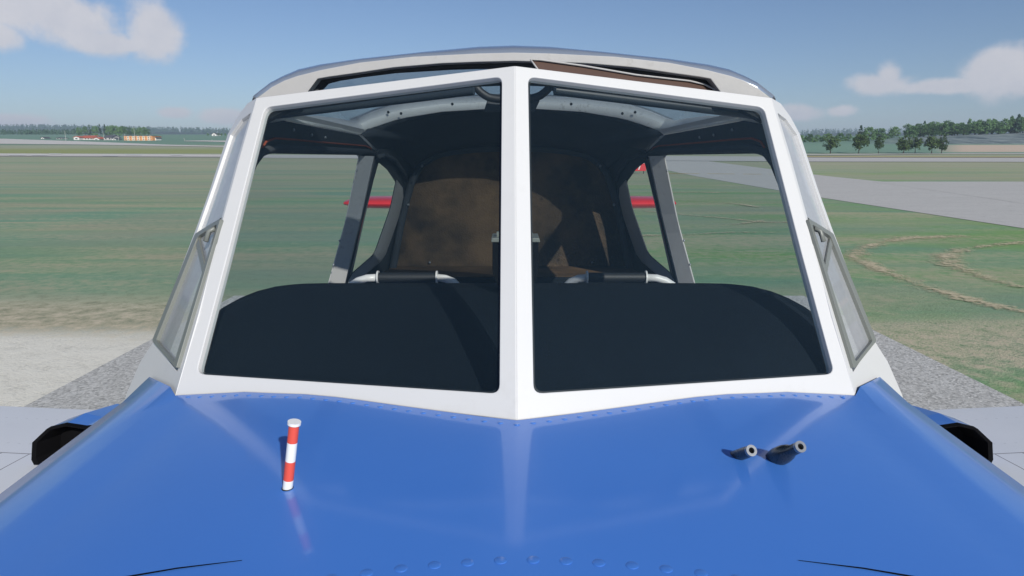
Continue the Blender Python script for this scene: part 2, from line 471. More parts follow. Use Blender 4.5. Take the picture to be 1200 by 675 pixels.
rail = part('skylight_rail', bm, M['rail'], autosm=35); thicken(rail, .006, 1)
for x, y in [(436, 139), (407, 148.5), (470, 133), (455, 131.5), (372, 142), (530, 122)]:
    for m in (False, True):
        yy = 2.5 if x > 430 else (2.32 if x > 400 else 1.98)
        c_ = P(x, y, yy - .02)
        knob('rail_screw', mir(c_) if m else c_, .005, M['black'], rail)

YH = 1.44
hu = [(601, 61.5), (560, 62.5), (484, 66.3), (421, 73.3), (375.6, 82), (348, 89), (333, 94.3), (318, 102), (300, 116)]
hlw = [(601, 71.5), (560, 72.5), (517, 74.2), (461, 79), (421, 85), (385, 90), (372, 92.3), (361, 107), (356, 118), (304, 126)]
A_ = [P(x, y, YH) for x, y in hu]; B_ = [P(x, y, YH) for x, y in hlw]
A_[0].x = 0; B_[0].x = 0
bm = bmesh.new()
loop = A_ + list(reversed(B_))
plate(bm, loop[:], [], Vector((0, 1, 0)), .03)
plate(bm, [mir(v) for v in loop], [], Vector((0, 1, 0)), .03)
bmesh.ops.remove_doubles(bm, verts=bm.verts, dist=.0004)
hoop = part('roof_hoop', bm, M['gray_metal'], bevel=.0015)
sb_u = [(601, 71), (560, 72), (517, 73.8), (461, 78.5), (421, 84.5), (385, 89.5), (371, 92), (360, 107), (355, 118)]
sb_l = [(601, 79), (560, 79), (527, 80), (461, 84), (421, 89), (395, 93), (381, 96.5), (373, 105), (366, 118)]
u_ = [P(x, y, YH + .032) for x, y in sb_u]; l_ = [P(x, y, YH + .032) for x, y in sb_l]
u_[0].x = l_[0].x = 0
for m in (False, True):
    lp = u_ + list(reversed(l_))
    if m: lp = [mir(v) for v in lp]
    bm = bmesh.new(); plate(bm, lp, [], Vector((0, 1, 0)), .03); part('hoop_seal', bm, M['dark'], hoop)
bm = bmesh.new()
sk0 = [P(x, y, YH + .015) for x, y in hu]
skx = [(600, 52.8), (560, 54.5), (514, 61.3), (421, 71), (375, 76), (352, 80.5), (330, 91), (316, 98.5), (296, 114)]
sk1 = [P(x, y, yy) for (x, y), yy in zip(skx, (1.68, 1.68, 1.68, 1.66, 1.62, 1.58, 1.53, 1.50, 1.46))]; sk0[0].x = sk1[0].x = 0
sk2 = [Vector((v.x, 1.92, v.z - .004)) for v in sk1]
skm = [(a + b2_) * .5 + Vector((0, 0, .006)) for a, b2_ in zip(sk0, sk1)]
rows = []
for row in (sk0, skm, sk1): rows.append([mir(v) for v in reversed(row[1:])] + row)
loft(bm, rows)
skin = part('roof_skin', bm, M['roofskin'], smooth=True); thicken(skin, .004, -1)
# tinted skylight panel running from the roof skin down to the rear bar, with side walls down to the rails
fr_ = lerp_curve(sk1[:7], 20); re_ = lerp_curve(U_rear, 20)
rows = []
for i in range(9):
    tt = i / 8; row = []
    for a, c_ in zip(fr_, re_):
        q = a.lerp(c_, tt); q.z += .045 * math.sin(math.pi * tt) * .5; row.append(q)
    rows.append([mir(v) for v in reversed(row[1:])] + row)
bm = bmesh.new(); loft(bm, rows)
for m in (False, True):
    e = [r[-1] for r in rows]; rr = lerp_curve(list(reversed(U_rail)), 9)
    loft(bm, [[mir(v) for v in e], [mir(v) for v in rr]] if m else [e, rr])
part('skylight_pane', bm, M['sky_glass'], smooth=True)
# outer skin of the roof shoulders, outside the rails
for m in (False, True):
    bm = bmesh.new(); s = mir if m else (lambda v: v)
    e = [S.at(x, y, -.003) for x, y in [(288, 149), (300, 141), (335, 147), (375.6, 154), (421, 162), (440, 180)]]
    g = [s(v) for v in e]
    h = [s(Vector((v.x * .97, v.y, v.z + .03))) for v in e]
    h[0] = s(P(296, 115, 1.46)); h[1] = s(P(304, 110, 1.5))
    loft(bm, [g, h]); part('roof_shoulder', bm, M['white'], smooth=True)
# rear deck skin over the headliner
bm = bmesh.new()
a = [U_rear[i] + Vector((0, .02, .012)) for i in range(0, 9)] + [S.at(442, 176, -.03)]
a[0].x = 0
c_ = [Vector((v.x * 1.03, YB + .12, v.z + .06)) for v in lerp_curve(b_, 10)]
loft(bm, [[mir(v) for v in reversed(a[1:])] + a, [mir(v) for v in reversed(c_[1:])] + c_])
part('roof_deck', bm, M['white'], smooth=True)

# ---- black brace tubes behind the windscreen header, centre handle, sun visor
for m in (False, True):
    s = mir if m else (lambda v: v)
    bm = bmesh.new(); tube(bm, [s(P(322.5, 134.3, 1.50)), s(P(440, 120, 1.455)), s(P(555, 105.8, 1.40))], .0095, 18)
    part('brace_tube', bm, M['blackpaint'], smooth=False, autosm=50)
bm = bmesh.new()
U_px = [(553, 92), (557, 101), (563, 108), (572, 114), (584, 116), (601, 116.5), (620, 116), (632, 113), (641, 106), (646, 99), (649, 92)]
tube(bm, [P(x, y, 1.44) for x, y in lerp_curve([(x, y, 0) for x, y in U_px], 24) for x, y in [(x, y)]] if False else [P(v.x, v.y, 1.44) for v in lerp_curve([(x, y, 0) for x, y in U_px], 24)], .0082, 14)
hd = part('roof_handle', bm, M['black'], smooth=True)
bm = bmesh.new()
plate(bm, [P(x, y, 1.47) for x, y in [(571, 117), (633, 117), (627, 130), (567, 130)]], [], Vector((0, 1, 0)), .05)
part('handle_mount', bm, M['dark'], hd, bevel=.003)
for x0 in (551, 651): knob('handle_boss', P(x0, 100, 1.44), .013, M['black'], hd)
bm = bmesh.new()
vt = [(622, 70), (632, 70), (683, 77), (746, 87.8), (808, 94.8), (825, 98.7), (839.5, 106)]
Wm = Plane(Bc + Vector((0, .10, 0)), Tc + Vector((0, .10, 0)), mir(P(205, 462.5, 1.06)) + Vector((0, .10, 0)))
plate(bm, [Wm.at(x, y) for x, y in vt] + [Wm.at(842, 112), Wm.at(740, 99), Wm.at(632, 84)], [], Vector((0, 1, 0)), .006)
vz = part('sun_visor', bm, M['visor'])
bm = bmesh.new(); tube(bm, [Wm.at(x, y, .004) for x, y in [(632, 84)] + vt + [(842, 112)]], .0019, 6)
part('visor_trim', bm, M['gray_metal'], vz, smooth=True)

# ---- glareshield, compass, seat handles
bm = bmesh.new()
aft = [(604, 332), (560, 331.7), (450, 331.6), (380, 331.8), (352, 332.4), (325, 335.2), (300, 341.5), (280, 349.8), (262, 359.8), (250, 368.5), (240, 378.5), (224, 404)]
def yed(px): return 1.50 - .27 * ((604 - px) / 380.0) ** 2
aft3 = [P(x, y, yed(x)) for x, y in aft]; aft3[0].x = 0
fro = [(604.5, 486), (560, 479), (470, 468), (420, 462), (380, 458), (340, 455), (310, 453), (285, 451), (262, 450), (245, 449), (232, 448), (219, 447)]
fro3 = [W.at(x, y, -.028) for x, y in fro]; fro3[0].x = 0
a2, f2 = lerp_curve(aft3, 40), lerp_curve(fro3, 40)
rows = []
for i in range(11):
    tt = i / 10; row = []
    for a, c_ in zip(f2, a2):
        q = a.lerp(c_, tt); q.z += .018 * math.sin(math.pi * tt); row.append(q)
    rows.append([mir(v) for v in reversed(row[1:])] + row)
rows.append([Vector((v.x * .98, v.y + .012, v.z - .012)) for v in rows[-1]])
rows.append([Vector((v.x * .97, v.y + .01, v.z - .25)) for v in rows[-1]])
bm = bmesh.new(); loft(bm, rows)
part('glareshield', bm, M['navy'], smooth=True)
bm = bmesh.new()
cl = roundpoly([(577, 283), (631, 283), (631, 322), (621, 340), (587, 340), (577, 322)], [0, 0, 8, 8, 8, 8], 4)
plate(bm, [P(x, y, 1.38) for x, y in cl], [], Vector((0, 1, 0)), .07)
cmp_ = part('compass', bm, M['void'], bevel=.003)
bm = bmesh.new(); plate(bm, [P(x, y, 1.375) for x, y in [(576, 279), (632, 279), (633, 284), (575.5, 284)]], [], Vector((0, 1, 0)), .08)
part('compass_bracket', bm, M['framegray'], cmp_, bevel=.0015)
for q_ in ([(582, 272), (590, 272), (590, 279.5), (582, 279.5)], [(621.5, 273.5), (624.5, 273.5), (624.5, 279.5), (621.5, 279.5)]):
    bm = bmesh.new(); plate(bm, [P(x, y, 1.40) for x, y in q_], [], Vector((0, 1, 0)), .015); part('bracket_stud', bm, M['framegray'], cmp_)
for m in (False, True):
    s = mir if m else (lambda v: v)
    yy = 2.2
    ptsL = [(405, 345), (412, 334), (420, 329), (430, 326), (445, 325.2)]
    ptsR = [(511, 325.2), (522, 326.5), (531, 330), (538, 337), (542, 348)]
    bm = bmesh.new(); tube(bm, [s(P(444, 325.2, yy)), s(P(512, 325.2, yy))], .0165, 20); sh = part('seat_grip', bm, M['black'], autosm=50)
    for q_ in (ptsL, ptsR):
        bm = bmesh.new(); tube(bm, [s(P(x, y, yy)) for x, y in q_], .0125, 14); part('grip_tube', bm, M['white'], sh, smooth=True)
    for x in (443, 512):
        bm = bmesh.new(); tube(bm, [s(P(x - .9, 325.2, yy)), s(P(x + .9, 325.2, yy))], .0225, 20); part('grip_collar', bm, M['white'], sh, autosm=50)

# ---- blue cowling (upper nose) as a loft of cross-sections
sill = [(604.9, 492.5), (565, 488.2), (533, 484), (467, 475.3), (420, 468.7), (392.5, 465.2), (356, 462), (319, 460.8), (286, 459.4), (255, 461), (228, 462.3), (205.5, 463.5)]
A = [W.at(x, y, .003) for x, y in sill]; A[0].x = 0
sh1, sh2 = Q.at(199.5, 453, .006), Q.at(175, 441.5, .006)
A += [sh1, (sh1 + sh2) * .5, sh2]
x0, y0, z0 = sh2
down = [(-.012, .005, -.02), (-.022, .01, -.05), (-.032, .012, -.09), (-.04, .015, -.15), (-.046, .02, -.25), (-.045, .02, -.36), (-.03, .02, -.5), (.06, .02, -.66), (.25, .02, -.78), (.45, .02, -.81), (-x0, .02, -.82)]
A += [Vector((x0 + a, y0 + b, z0 + c)) for a, b, c in down]
A[-1].x = 0
NP = len(A)
zc = A[0].z; xs = [v.x for v in A]
def section(Y, wf_, dz, side):
    """smooth nose section: crowned top of half width, rounded shoulder, side wall"""
    out = []
    for i, v in enumerate(A):
        x = v.x * wf_
        if i <= 14:
            tt = abs(v.x / sh2.x)
            z = zc - .058 * tt ** 4 - .004 * tt * tt
        else:
            k = i - 14
            z = (zc - .062) + down[k - 1][2] * side
            x = (sh2.x + down[k - 1][0] * 1.15) * wf_
        out.append(Vector((x, Y, z + dz)))
    out[-1].x = 0; out[0].x = 0
    return out
secB = section(0, 1.0, 0, 1.0)
for i, v in enumerate(secB):       # runs parallel to the V of the windscreen, 9 cm ahead
    v.y = A[i].y - .09
    if i < 11: v.z = A[i].z - .004
secM = section(.40, .985, -.03, 1.0)
secN = section(.05, .95, -.062, .95)
secF = section(-.35, .84, -.12, .85)
rowsC = []
for row in (A, secB, [a.lerp(b, .33) for a, b in zip(secB, secM)], [a.lerp(b, .66) for a, b in zip(secB, secM)], secM, secN, secF):
    rowsC.append([mir(v) for v in reversed(row[1:-1])] + row)
bm = bmesh.new(); vr = loft(bm, rowsC, closed=True)
bm.faces.new(vr[-1])
cowl = part('cowling', bm, M['blue'], autosm=40)
def cowl_z(x, y):
    """height of the cowling's top at (x, y)"""
    best = None
    ax = -abs(x)
    for r0, r1 in zip(rowsC[:-1], rowsC[1:]):
        for i in range(NP - 2, NP + 13):
            quad = (r0[i], r0[i + 1], r1[i + 1], r1[i])
            for tri in ((quad[0], quad[1], quad[2]), (quad[0], quad[2], quad[3])):
                (x1, y1, z1_), (x2, y2, z2_), (x3, y3, z3_) = tri
                den = (y2 - y3) * (x1 - x3) + (x3 - x2) * (y1 - y3)
                if abs(den) < 1e-9: continue
                l1 = ((y2 - y3) * (ax - x3) + (x3 - x2) * (y - y3)) / den
                l2 = ((y3 - y1) * (ax - x3) + (x1 - x3) * (y - y3)) / den
                l3 = 1 - l1 - l2
                if min(l1, l2, l3) > -1e-3:
                    z = l1 * z1_ + l2 * z2_ + l3 * z3_
                    if best is None or z > best: best = z
    return best if best is not None else zc - .03
# rivets: one row along the sill, one across the cowling
def rivet(x, y, r, h=.28): knob('rivet', Vector((x, y, cowl_z(x, y))), r, M['blue'], cowl, h)
sl3 = lerp_curve(A[:12], 26)
for i, v in enumerate(sl3[:-1]):
    for s_ in ((1,) if i == 0 else (1, -1)): rivet(v.x * s_ * .985, v.y - .013, .0042)
for k in range(-6, 7): rivet(k * .0305 + .012, .575 - .0006 * k * k, .0062, .12)
# hinge slots of the cowling flaps
for m in (False, True):
    s = mir if m else (lambda v: v)
    bm = bmesh.new()
    pa = [(-.262, .580), (-.32, .572), (-.38, .561), (-.44, .548)]
    top = [Vector((x, y, cowl_z(x, y) + .0006)) for x, y in pa]
    wd = [.0004, .0011, .0016, .0018]
    loft(bm, [[s(v + Vector((0, w, .0004))) for v, w in zip(top, wd)], [s(v - Vector((0, w, -.0002))) for v, w in zip(top, wd)]])
    part('cowl_gap', bm, M['void'], cowl)

# ---- red and white rod, the two pipes
def on_cowl(px, py):
    lo_, hi_ = .35, 1.1
    for _ in range(40):
        md = (lo_ + hi_) / 2; q = P(px, py, md)
        if q.z > cowl_z(q.x, md): lo_ = md
        else: hi_ = md
    return P(px, py, (lo_ + hi_) / 2)
base = on_cowl(337, 572)
topz = P(345, 494, base.y - .004)
ax = topz - base
bm = bmesh.new(); tube(bm, [base - ax * .05, base + ax * .135], .0056, 16)
gi = part('gear_indicator', bm, M['pinwhite'], autosm=50)
def seg(a, b, r, mat, nm):
    bm = bmesh.new(); tube(bm, [base + ax * a, base + ax * b], r, 16); return part(nm, bm, mat, gi, autosm=50)
seg(.135, .42, .0057, M['pinred'], 'red_band'); seg(.42, .70, .0056, M['pinwhite'], 'white_band')
seg(.70, .96, .0057, M['pinred'], 'red_band'); seg(.96, 1.0, .0073, M['pinwhite'], 'rod_cap')
bm = bmesh.new(); tube(bm, [base + Vector((0, 0, -.002)), base + Vector((0, 0, .0006))], .0066, 16); part('rod_socket', bm, M['black'], gi, autosm=50)
def pipe(bpx, tip, tipY, r0, r1, flare):
    b0 = on_cowl(*bpx); tp = P(*tip, tipY); d = (tp - b0)
    bm = bmesh.new()
    if flare: pts, rad = [b0 - d * .22, b0 + d * .1, b0 + d * .38, b0 + d * .55, b0 + d * .68, tp], [r0 * .9, r0 * 1.25, r0 * 1.2, r0, r1, r1]
    else: pts, rad = [b0 - d * .35, b0 + d * .15, b0 + d * .5, tp], [r0, r0, r0, r1]
    tube(bm, pts, rad, 20, cap=False)
    o = part('vent_pipe', bm, M['pipe'], autosm=50)
    n = d.normalized(); a = n.cross(Vector((0, 0, 1))).normalized(); c_ = n.cross(a)
    bm = bmesh.new(); K = 24
    cs_ = [(math.cos(2 * math.pi * k / K), math.sin(2 * math.pi * k / K)) for k in range(K)]
    loft(bm, [[tp - n * .004 + (a * x + c_ * y) * r1 * 1.02 for x, y in cs_], [tp + n * .0008 + (a * x + c_ * y) * r1 * 1.04 for x, y in cs_],
              [tp + n * .0008 + (a * x + c_ * y) * r1 * .55 for x, y in cs_], [tp - n * .004 + (a * x + c_ * y) * r1 * .52 for x, y in cs_]], closed=True)
    part('pipe_rim', bm, M['steel'], o, autosm=40)
    bm = bmesh.new(); bm.faces.new([bm.verts.new(tp - n * .0035 + (a * x + c_ * y) * r1 * .6) for x, y in cs_]); part('pipe_bore', bm, M['void'], o)
q1, q2 = on_cowl(864, 534), on_cowl(908, 537)
pipe((864, 534), (880.5, 528), q1.y - .028, .0072, .0066, False)
pipe((908, 537), (938, 523.5), q2.y - .045, .0093, .0066, True)

# ---- fuselage below and behind the cabin
bm = bmesh.new()
def fsec(Y, wtop, ztop, wmax, zmid, zbot, deck=0):
    o_ = [Vector((-wtop, Y, ztop)), Vector((-wmax, Y, zmid)), Vector((-wmax * .93, Y, zmid - (zmid - zbot) * .6)), Vector((-wmax * .6, Y, zbot + .03)), Vector((0, Y, zbot))]
    if deck is not None: o_ = [Vector((0, Y, ztop + deck)), Vector((-wtop * .6, Y, ztop + deck * .75))] + o_
    return o_ + [mir(v) for v in reversed(o_[1 if deck is not None else 0:-1])]
rows = [fsec(Y, w, H - zt, wm, H - .72, H - 1.28, None) for Y, w, zt, wm in ((1.16, .60, .56, .63), (1.6, .63, .56, .66), (2.2, .64, .57, .665), (2.75, .62, .57, .64))]
loft(bm, rows)
part('fuselage', bm, M['blue'], autosm=50)
bm = bmesh.new()
rows = [fsec(Y, w, H - zt, wm, H - zm, H - zb, dk) for Y, w, zt, wm, zm, zb, dk in ((2.76, .62, .575, .63, .72, 1.28, .0), (3.09, .50, .575, .56, .70, 1.24, .005), (3.10, .36, .36, .56, .70, 1.24, .2), (3.6, .27, .35, .45, .68, 1.14, .14), (4.6, .16, .40, .27, .62, .92, .06), (6.3, .04, .42, .06, .52, .62, .02))]
loft(bm, rows, closed=True, cap=True)
part('tail_boom', bm, M['white'], smooth=True)
# ---- wings
def airfoil(c_, th, n=14):
    up_, dn = [], []
    for i in range(n + 1):
        x = .5 * (1 - math.cos(math.pi * i / n))
        y = 5 * th * (.2969 * math.sqrt(x) - .126 * x - .3516 * x * x + .2843 * x ** 3 - .1036 * x ** 4)
        cam = 0.0
        up_.append((x * c_, (cam + y) * c_)); dn.append((x * c_, (cam - y) * c_))
    return up_ + list(reversed(dn[1:-1]))
te0 = P(100, 478, 2.45); te1 = P(0, 473, 2.45)
slope = (te1.z - te0.z) / (te0.x - te1.x)
def wz(x): return te0.z + slope * (abs(x) + te0.x) 
def wing_rows(x0_, x1_, n=6):
    rows = []
    for i in range(n + 1):
        X = x0_ + (x1_ - x0_) * i / n
        k = (X - .55) / 4.4
        ch = 1.5 - .35 * k; le = .95 + .28 * k
        if X > 4.7: ch *= .8
        rows.append([Vector((-X, le + a, wz(X) + .0 + b)) for a, b in airfoil(ch, .085)])
    return rows
t = NT('wing_white_paint'); v = t.coord()
sep = t.n('ShaderNodeSeparateXYZ'); t.l(v, sep.inputs[0])
n1 = t.noise(v, 3, 5, .6)
c = t.mix(n1, (.70, .71, .72), (.80, .80, .81))
def line_mask(val, at, w): return t.math('LESS_THAN', t.math('ABSOLUTE', t.math('SUBTRACT', val, at)), w)
axx = t.math('ABSOLUTE', sep.outputs['X'])
fwd = t.math('LESS_THAN', sep.outputs['Y'], 1.98 - 2.2)
aftm = t.math('GREATER_THAN', sep.outputs['Y'], 1.98 - 2.2)
lines = t.math('MAXIMUM', line_mask(sep.outputs['Y'], 1.98 - 2.2, .0022), t.math('MULTIPLY', fwd, t.math('MAXIMUM', line_mask(axx, 1.50, .0016), line_mask(axx, 1.585, .0016))))
lines = t.math('MAXIMUM', lines, t.math('MULTIPLY', aftm, line_mask(axx, 2.9, .002)))
rv = t.math('MULTIPLY', t.math('LESS_THAN', t.math('ABSOLUTE', t.math('SUBTRACT', t.math('FRACT', t.math('MULTIPLY', axx, 28)), .5)), .12),
            t.math('MAXIMUM', line_mask(sep.outputs['Y'], 2.06 - 2.2, .0022), line_mask(sep.outputs['Y'], 2.30 - 2.2, .0022)))
c = t.mix(t.math('MULTIPLY', rv, .35), c, (.3, .3, .31))
c = t.mix(t.math('MULTIPLY', lines, .85), c, (.10, .07, .07))
t.bsdf(c, .4, spec=.4); M['wing'] = t.m
for m in (False, True):
    bm = bmesh.new(); rows = wing_rows(.55, 4.95, 22)
    if m: rows = [[mir(v) for v in r] for r in rows]
    loft(bm, rows, closed=True, cap=True)
    part('wing', bm, M['wing'], autosm=50)
def wing_top(x, y):
    X = abs(x); k = (X - .55) / 4.4; ch = 1.5 - .35 * k; le = .95 + .28 * k
    f = min(max((y - le) / ch, 0), 1)
    yy = 5 * .085 * (.2969 * math.sqrt(f) - .126 * f - .3516 * f * f + .2843 * f ** 3 - .1036 * f ** 4)
    return wz(X) + yy * ch
# ---- air scoops on the wings
mouth = [(41, 544), (38, 538), (39, 518), (56, 502), (75, 497.5), (98, 501)]
m3 = [P(x, y, 1.90) for x, y in mouth]
xo, xi = m3[1].x, m3[5].x
cxm = -1.235
for m in (False, True):
    s = mir if m else (lambda v: v)
    half = m3[:5] + [m3[5]]
    full = half + [Vector((2 * cxm - v.x, v.y, v.z)) for v in reversed(half[:5])]
    full = sorted(full, key=lambda v: 0) if False else full
    cxx = cxm
    def scaled(Y, kx, ztop_off, kz):
        zb = wing_top(cxx, Y) - .03
        out = []
        for v in full:
            base_z = min(q.z for q in full); top_z = max(q.z for q in full)
            f = (v.z - base_z) / (top_z - base_z)
            out.append(Vector((cxx + (v.x - cxx) * kx, Y, zb + f * kz)))
        return out
    hgt = max(q.z for q in full) - (wing_top(cxx, 1.9) - .03)
    ring0 = full
    ring1 = scaled(2.0, .99, 0, max(q.z for q in full) - wing_top(cxx, 2.0) + .03 - .004)
    zt = P(104, 476.5, 2.30).z
    ring2 = scaled(2.16, .93, 0, .5 * (max(q.z for q in full) + zt) - wing_top(cxx, 2.16) + .045)
    ring3 = scaled(2.30, .78, 0, zt - wing_top(cxx, 2.30) + .03)
    ring4 = scaled(2.40, .5, 0, .03)
    bm = bmesh.new(); vr = loft(bm, [[s(v) for v in r] for r in (ring0, ring1, ring2, ring3, ring4)], closed=True)
    bm.faces.new(vr[-1])
    sc = part('air_scoop', bm, M['blue'])
    bm = bmesh.new()
    c0 = sum(full, Vector()) / len(full)
    lipf = [c0 + (v - c0) * 1.004 + Vector((0, -.004, 0)) for v in full]
    lipi = [c0 + (v - c0) * .93 + Vector((0, -.004, 0)) for v in full]
    deep = [c0 + (v - c0) * .80 + Vector((0, .07, -.006)) for v in full]
    vr = loft(bm, [[s(v) for v in r] for r in ([v + Vector((0, .02, 0)) for v in lipf], lipf, lipi, deep)], closed=True)
    bm.faces.new(vr[-1])
    part('intake_duct', bm, M['void'], sc)
# ---- tail
tc = P(597.5, 240, 5.65)
half_span = (P(797, 240, 5.65).x - P(398, 240, 5.65).x) / 2
bm = bmesh.new(); rows = []
for f in (-1, -.985, -.96, -.92, -.8, -.5, -.2, .2, .5, .8, .92, .96, .985, 1):
    X = f * half_span
    e = max(.6, math.sqrt(max(0, 1 - abs(f) ** 40)))
    ch = .95 - .2 * abs(f)
    rows.append([Vector((X, 5.62 + .12 * abs(f) + (1 - e) * .1 + a, tc.z + b * e)) for a, b in airfoil(ch * (.5 + .5 * e), .125)])
loft(bm, rows, closed=True, cap=True)
part('tailplane', bm, M['red'], autosm=50)
bm = bmesh.new(); rows = []
for z, y0_, ch in ((tc.z - .1, 5.25, 1.2), (tc.z + .05, 5.4, 1.05), (tc.z + .55, 5.75, .8), (tc.z + .72, 5.9, .6)):
    rows.append([Vector((b, y0_ + a, z)) for a, b in airfoil(ch, .07)])
loft(bm, rows, closed=True, cap=True); part('tail_fin', bm, M['red'], autosm=50)
# ---- undercarriage
for x, y in ((-1.35, 1.9), (1.35, 1.9), (0, -.1)):
    bm = bmesh.new(); tube(bm, [(x, y, .24), (x, y, H - 1.0)], .035, 12); lg = part('gear_leg', bm, M['gray_metal'], autosm=50)
    bm = bmesh.new()
    prof = [(.10, -.06), (.20, -.075), (.24, -.05), (.25, 0), (.24, .05), (.20, .075), (.10, .06)]
    rows = [[Vector((x + w, y + r * math.cos(a), .25 + r * math.sin(a))) for r, w in prof] for a in [2 * math.pi * k / 28 for k in range(29)]]
    loft(bm, rows); part('wheel', bm, M['black'], lg, smooth=True)

# ================================================================== TERRAIN
def interp(tab, y):
    if y <= tab[0][0]: return tab[0][1]
    for (a, za), (b, zb) in zip(tab[:-1], tab[1:]):
        if y <= b: return za + (zb - za) * (y - a) / (b - a)
    return tab[-1][1]
LT = [(-400, 0), (55, 0), (100, .42), (150, 1.0), (165, 1.3), (240, 3.1), (400, 8.1), (700, 18.0), (1500, 37), (4000, 60)]
RT = [(-400, 0), (55, 0), (100, .42), (150, .95), (230, .9), (280, .85), (300, 1.7), (340, 5.4), (430, 12.2), (700, 17), (1500, 32), (4000, 55)]
def smooth01(t): t = min(1, max(0, t)); return t * t * (3 - 2 * t)
def tz_raw(x, y):
    s = x / max(y, 1.0)
    k = smooth01((s + .1) / .35)
    r = interp(RT, y)
    if y > 300:
        # the scrub slope grows higher to the right
        r += smooth01((y - 330) / 100) * ((s - .68) * 16) * smooth01((700 - y) / 200)
    return interp(LT, y) * (1 - k) + r * k
def tz(x, y):
    if y < 52: return 0.0
    w = max(3.0, y * .03)
    return (tz_raw(x, y - w) + 2 * tz_raw(x, y) + tz_raw(x, y + w)) / 4
def ground_hit(px, py):
    d = ray(px, py); t = .5; prev = .5
    o = Vector((CX, 0, H))
    while t < 6000:
        q = o + d * (t / d.y)
        if q.z < tz(q.x, q.y): break
        prev = t; t *= 1.01
    for _ in range(30):
        md = (prev + t) / 2; q = o + d * (md / d.y)
        if q.z < tz(q.x, q.y): t = md
        else: prev = md
    return o + d * (t / d.y)

ys = [-60, -20, 0]
y = 4.0
while y < 4200: ys.append(y); y = y + max(3.0, y * .03)
xs_ = [0.0]; x = 4.0
while x < 4200: xs_.append(x); x = x + max(4.0, x * .05)
xs_ = [-a for a in reversed(xs_[1:])] + xs_
bm = bmesh.new(); loft(bm, [[Vector((x, y, tz(x, y))) for x in xs_] for y in ys])

t = NT('airfield_grass'); v = t.coord()
sep = t.n('ShaderNodeSeparateXYZ'); t.l(v, sep.inputs[0]); X, Y = sep.outputs['X'], sep.outputs['Y']
vs = t.coord((.16, 1, 1)); vss = t.coord((.075, 1, 1))
big = t.noise(vss, .14, 4, .6); mid = t.noise(vs, .55, 5, .62, .6); fine = t.noise(v, 5, 6, .7); vfine = t.noise(v, 34, 4, .7)
patch = t.noise(t.coord((.5, 1, 1)), .22, 4, .55, .5)
far = t.step(Y, 18, 70)
g = t.mix(t.ramp(mid, [(.35, 0), (.66, 1)]), (0.174, 0.310, 0.204), (0.288, 0.411, 0.212))
g = t.mix(t.math('MULTIPLY', t.ramp(patch, [(.42, 0), (.62, 1)]), t.math('ADD', t.math('MULTIPLY', t.step(X, -3, 3), .75), .25)), g, (0.190, 0.362, 0.124))
teal = t.math('MULTIPLY', t.ramp(big, [(.40, 1), (.62, 0)]), t.step(X, 4, -4))
g = t.mix(t.math('MULTIPLY', teal, .7), g, (0.188, 0.338, 0.247))
# dry straw streaks
dryN = t.math('ADD', t.math('MULTIPLY', mid, .6), t.math('MULTIPLY', fine, .4))
dry = t.ramp(dryN, [(.49, 0), (.61, 1)])
dry2 = t.ramp(t.noise(vss, .42, 5, .65), [(.50, 0), (.60, 1)])
dd = t.math('MAXIMUM', t.math('MULTIPLY', dry, .78), t.math('MULTIPLY', dry2, t.math('ADD', t.math('MULTIPLY', far, .45), .25)))
g = t.mix(dd, g, (0.452, 0.398, 0.277))
iso = t.noise(t.coord((.55, 1, 1)), .10, 5, .6, 1.2)
g = t.mix(t.math('MULTIPLY', t.ramp(iso, [(.43, 0), (.60, 1)]), .48), g, (.36, .335, .245))
g = t.mix(t.math('MULTIPLY', far, t.ramp(t.noise(vss, .09, 4, .6, .6), [(.36, .25), (.62, .85)])), g, (0.405, 0.398, 0.277))
# bare pale soil and its rough brown rim on the left beside the stand; straw rim on the right
wob = t.math('MULTIPLY', t.math('SUBTRACT', mid, .5), 2.2)
Yw = t.math('ADD', Y, t.math('ADD', wob, t.math('MULTIPLY', t.math('SUBTRACT', fine, .5), 1.6)))
leftm = t.step(X, 1.0, -1.0)
rim = t.math('MULTIPLY', leftm, t.math('MULTIPLY', t.step(Yw, 9.6, 7.9), t.ramp(t.math('ADD', t.math('MULTIPLY', fine, .6), t.math('MULTIPLY', vfine, .4)), [(.30, .35), (.6, 1)])))
g = t.mix(rim, g, t.mix(t.ramp(fine, [(.35, 0), (.65, 1)]), (0.40, 0.34, 0.23), (0.64, 0.56, 0.41)))
soil = t.math('MULTIPLY', leftm, t.step(Yw, 7.6, 6.5))
g = t.mix(soil, g, t.mix(t.math('ADD', t.math('MULTIPLY', fine, .6), t.math('MULTIPLY', vfine, .4)), (0.74, 0.70, 0.59), (0.88, 0.845, 0.74)))
rightm = t.step(X, 1.0, 3.0)
band = t.math('MULTIPLY', t.step(Yw, 8.0, 7.0), t.step(Yw, 5.3, 6.2))
rr_ = t.math('MULTIPLY', rightm, t.math('MULTIPLY', band, t.ramp(t.math('ADD', t.math('MULTIPLY', fine, .5), t.math('MULTIPLY', vfine, .5)), [(.36, 0), (.56, 1)])))
g = t.mix(rr_, g, (0.540, 0.472, 0.338))
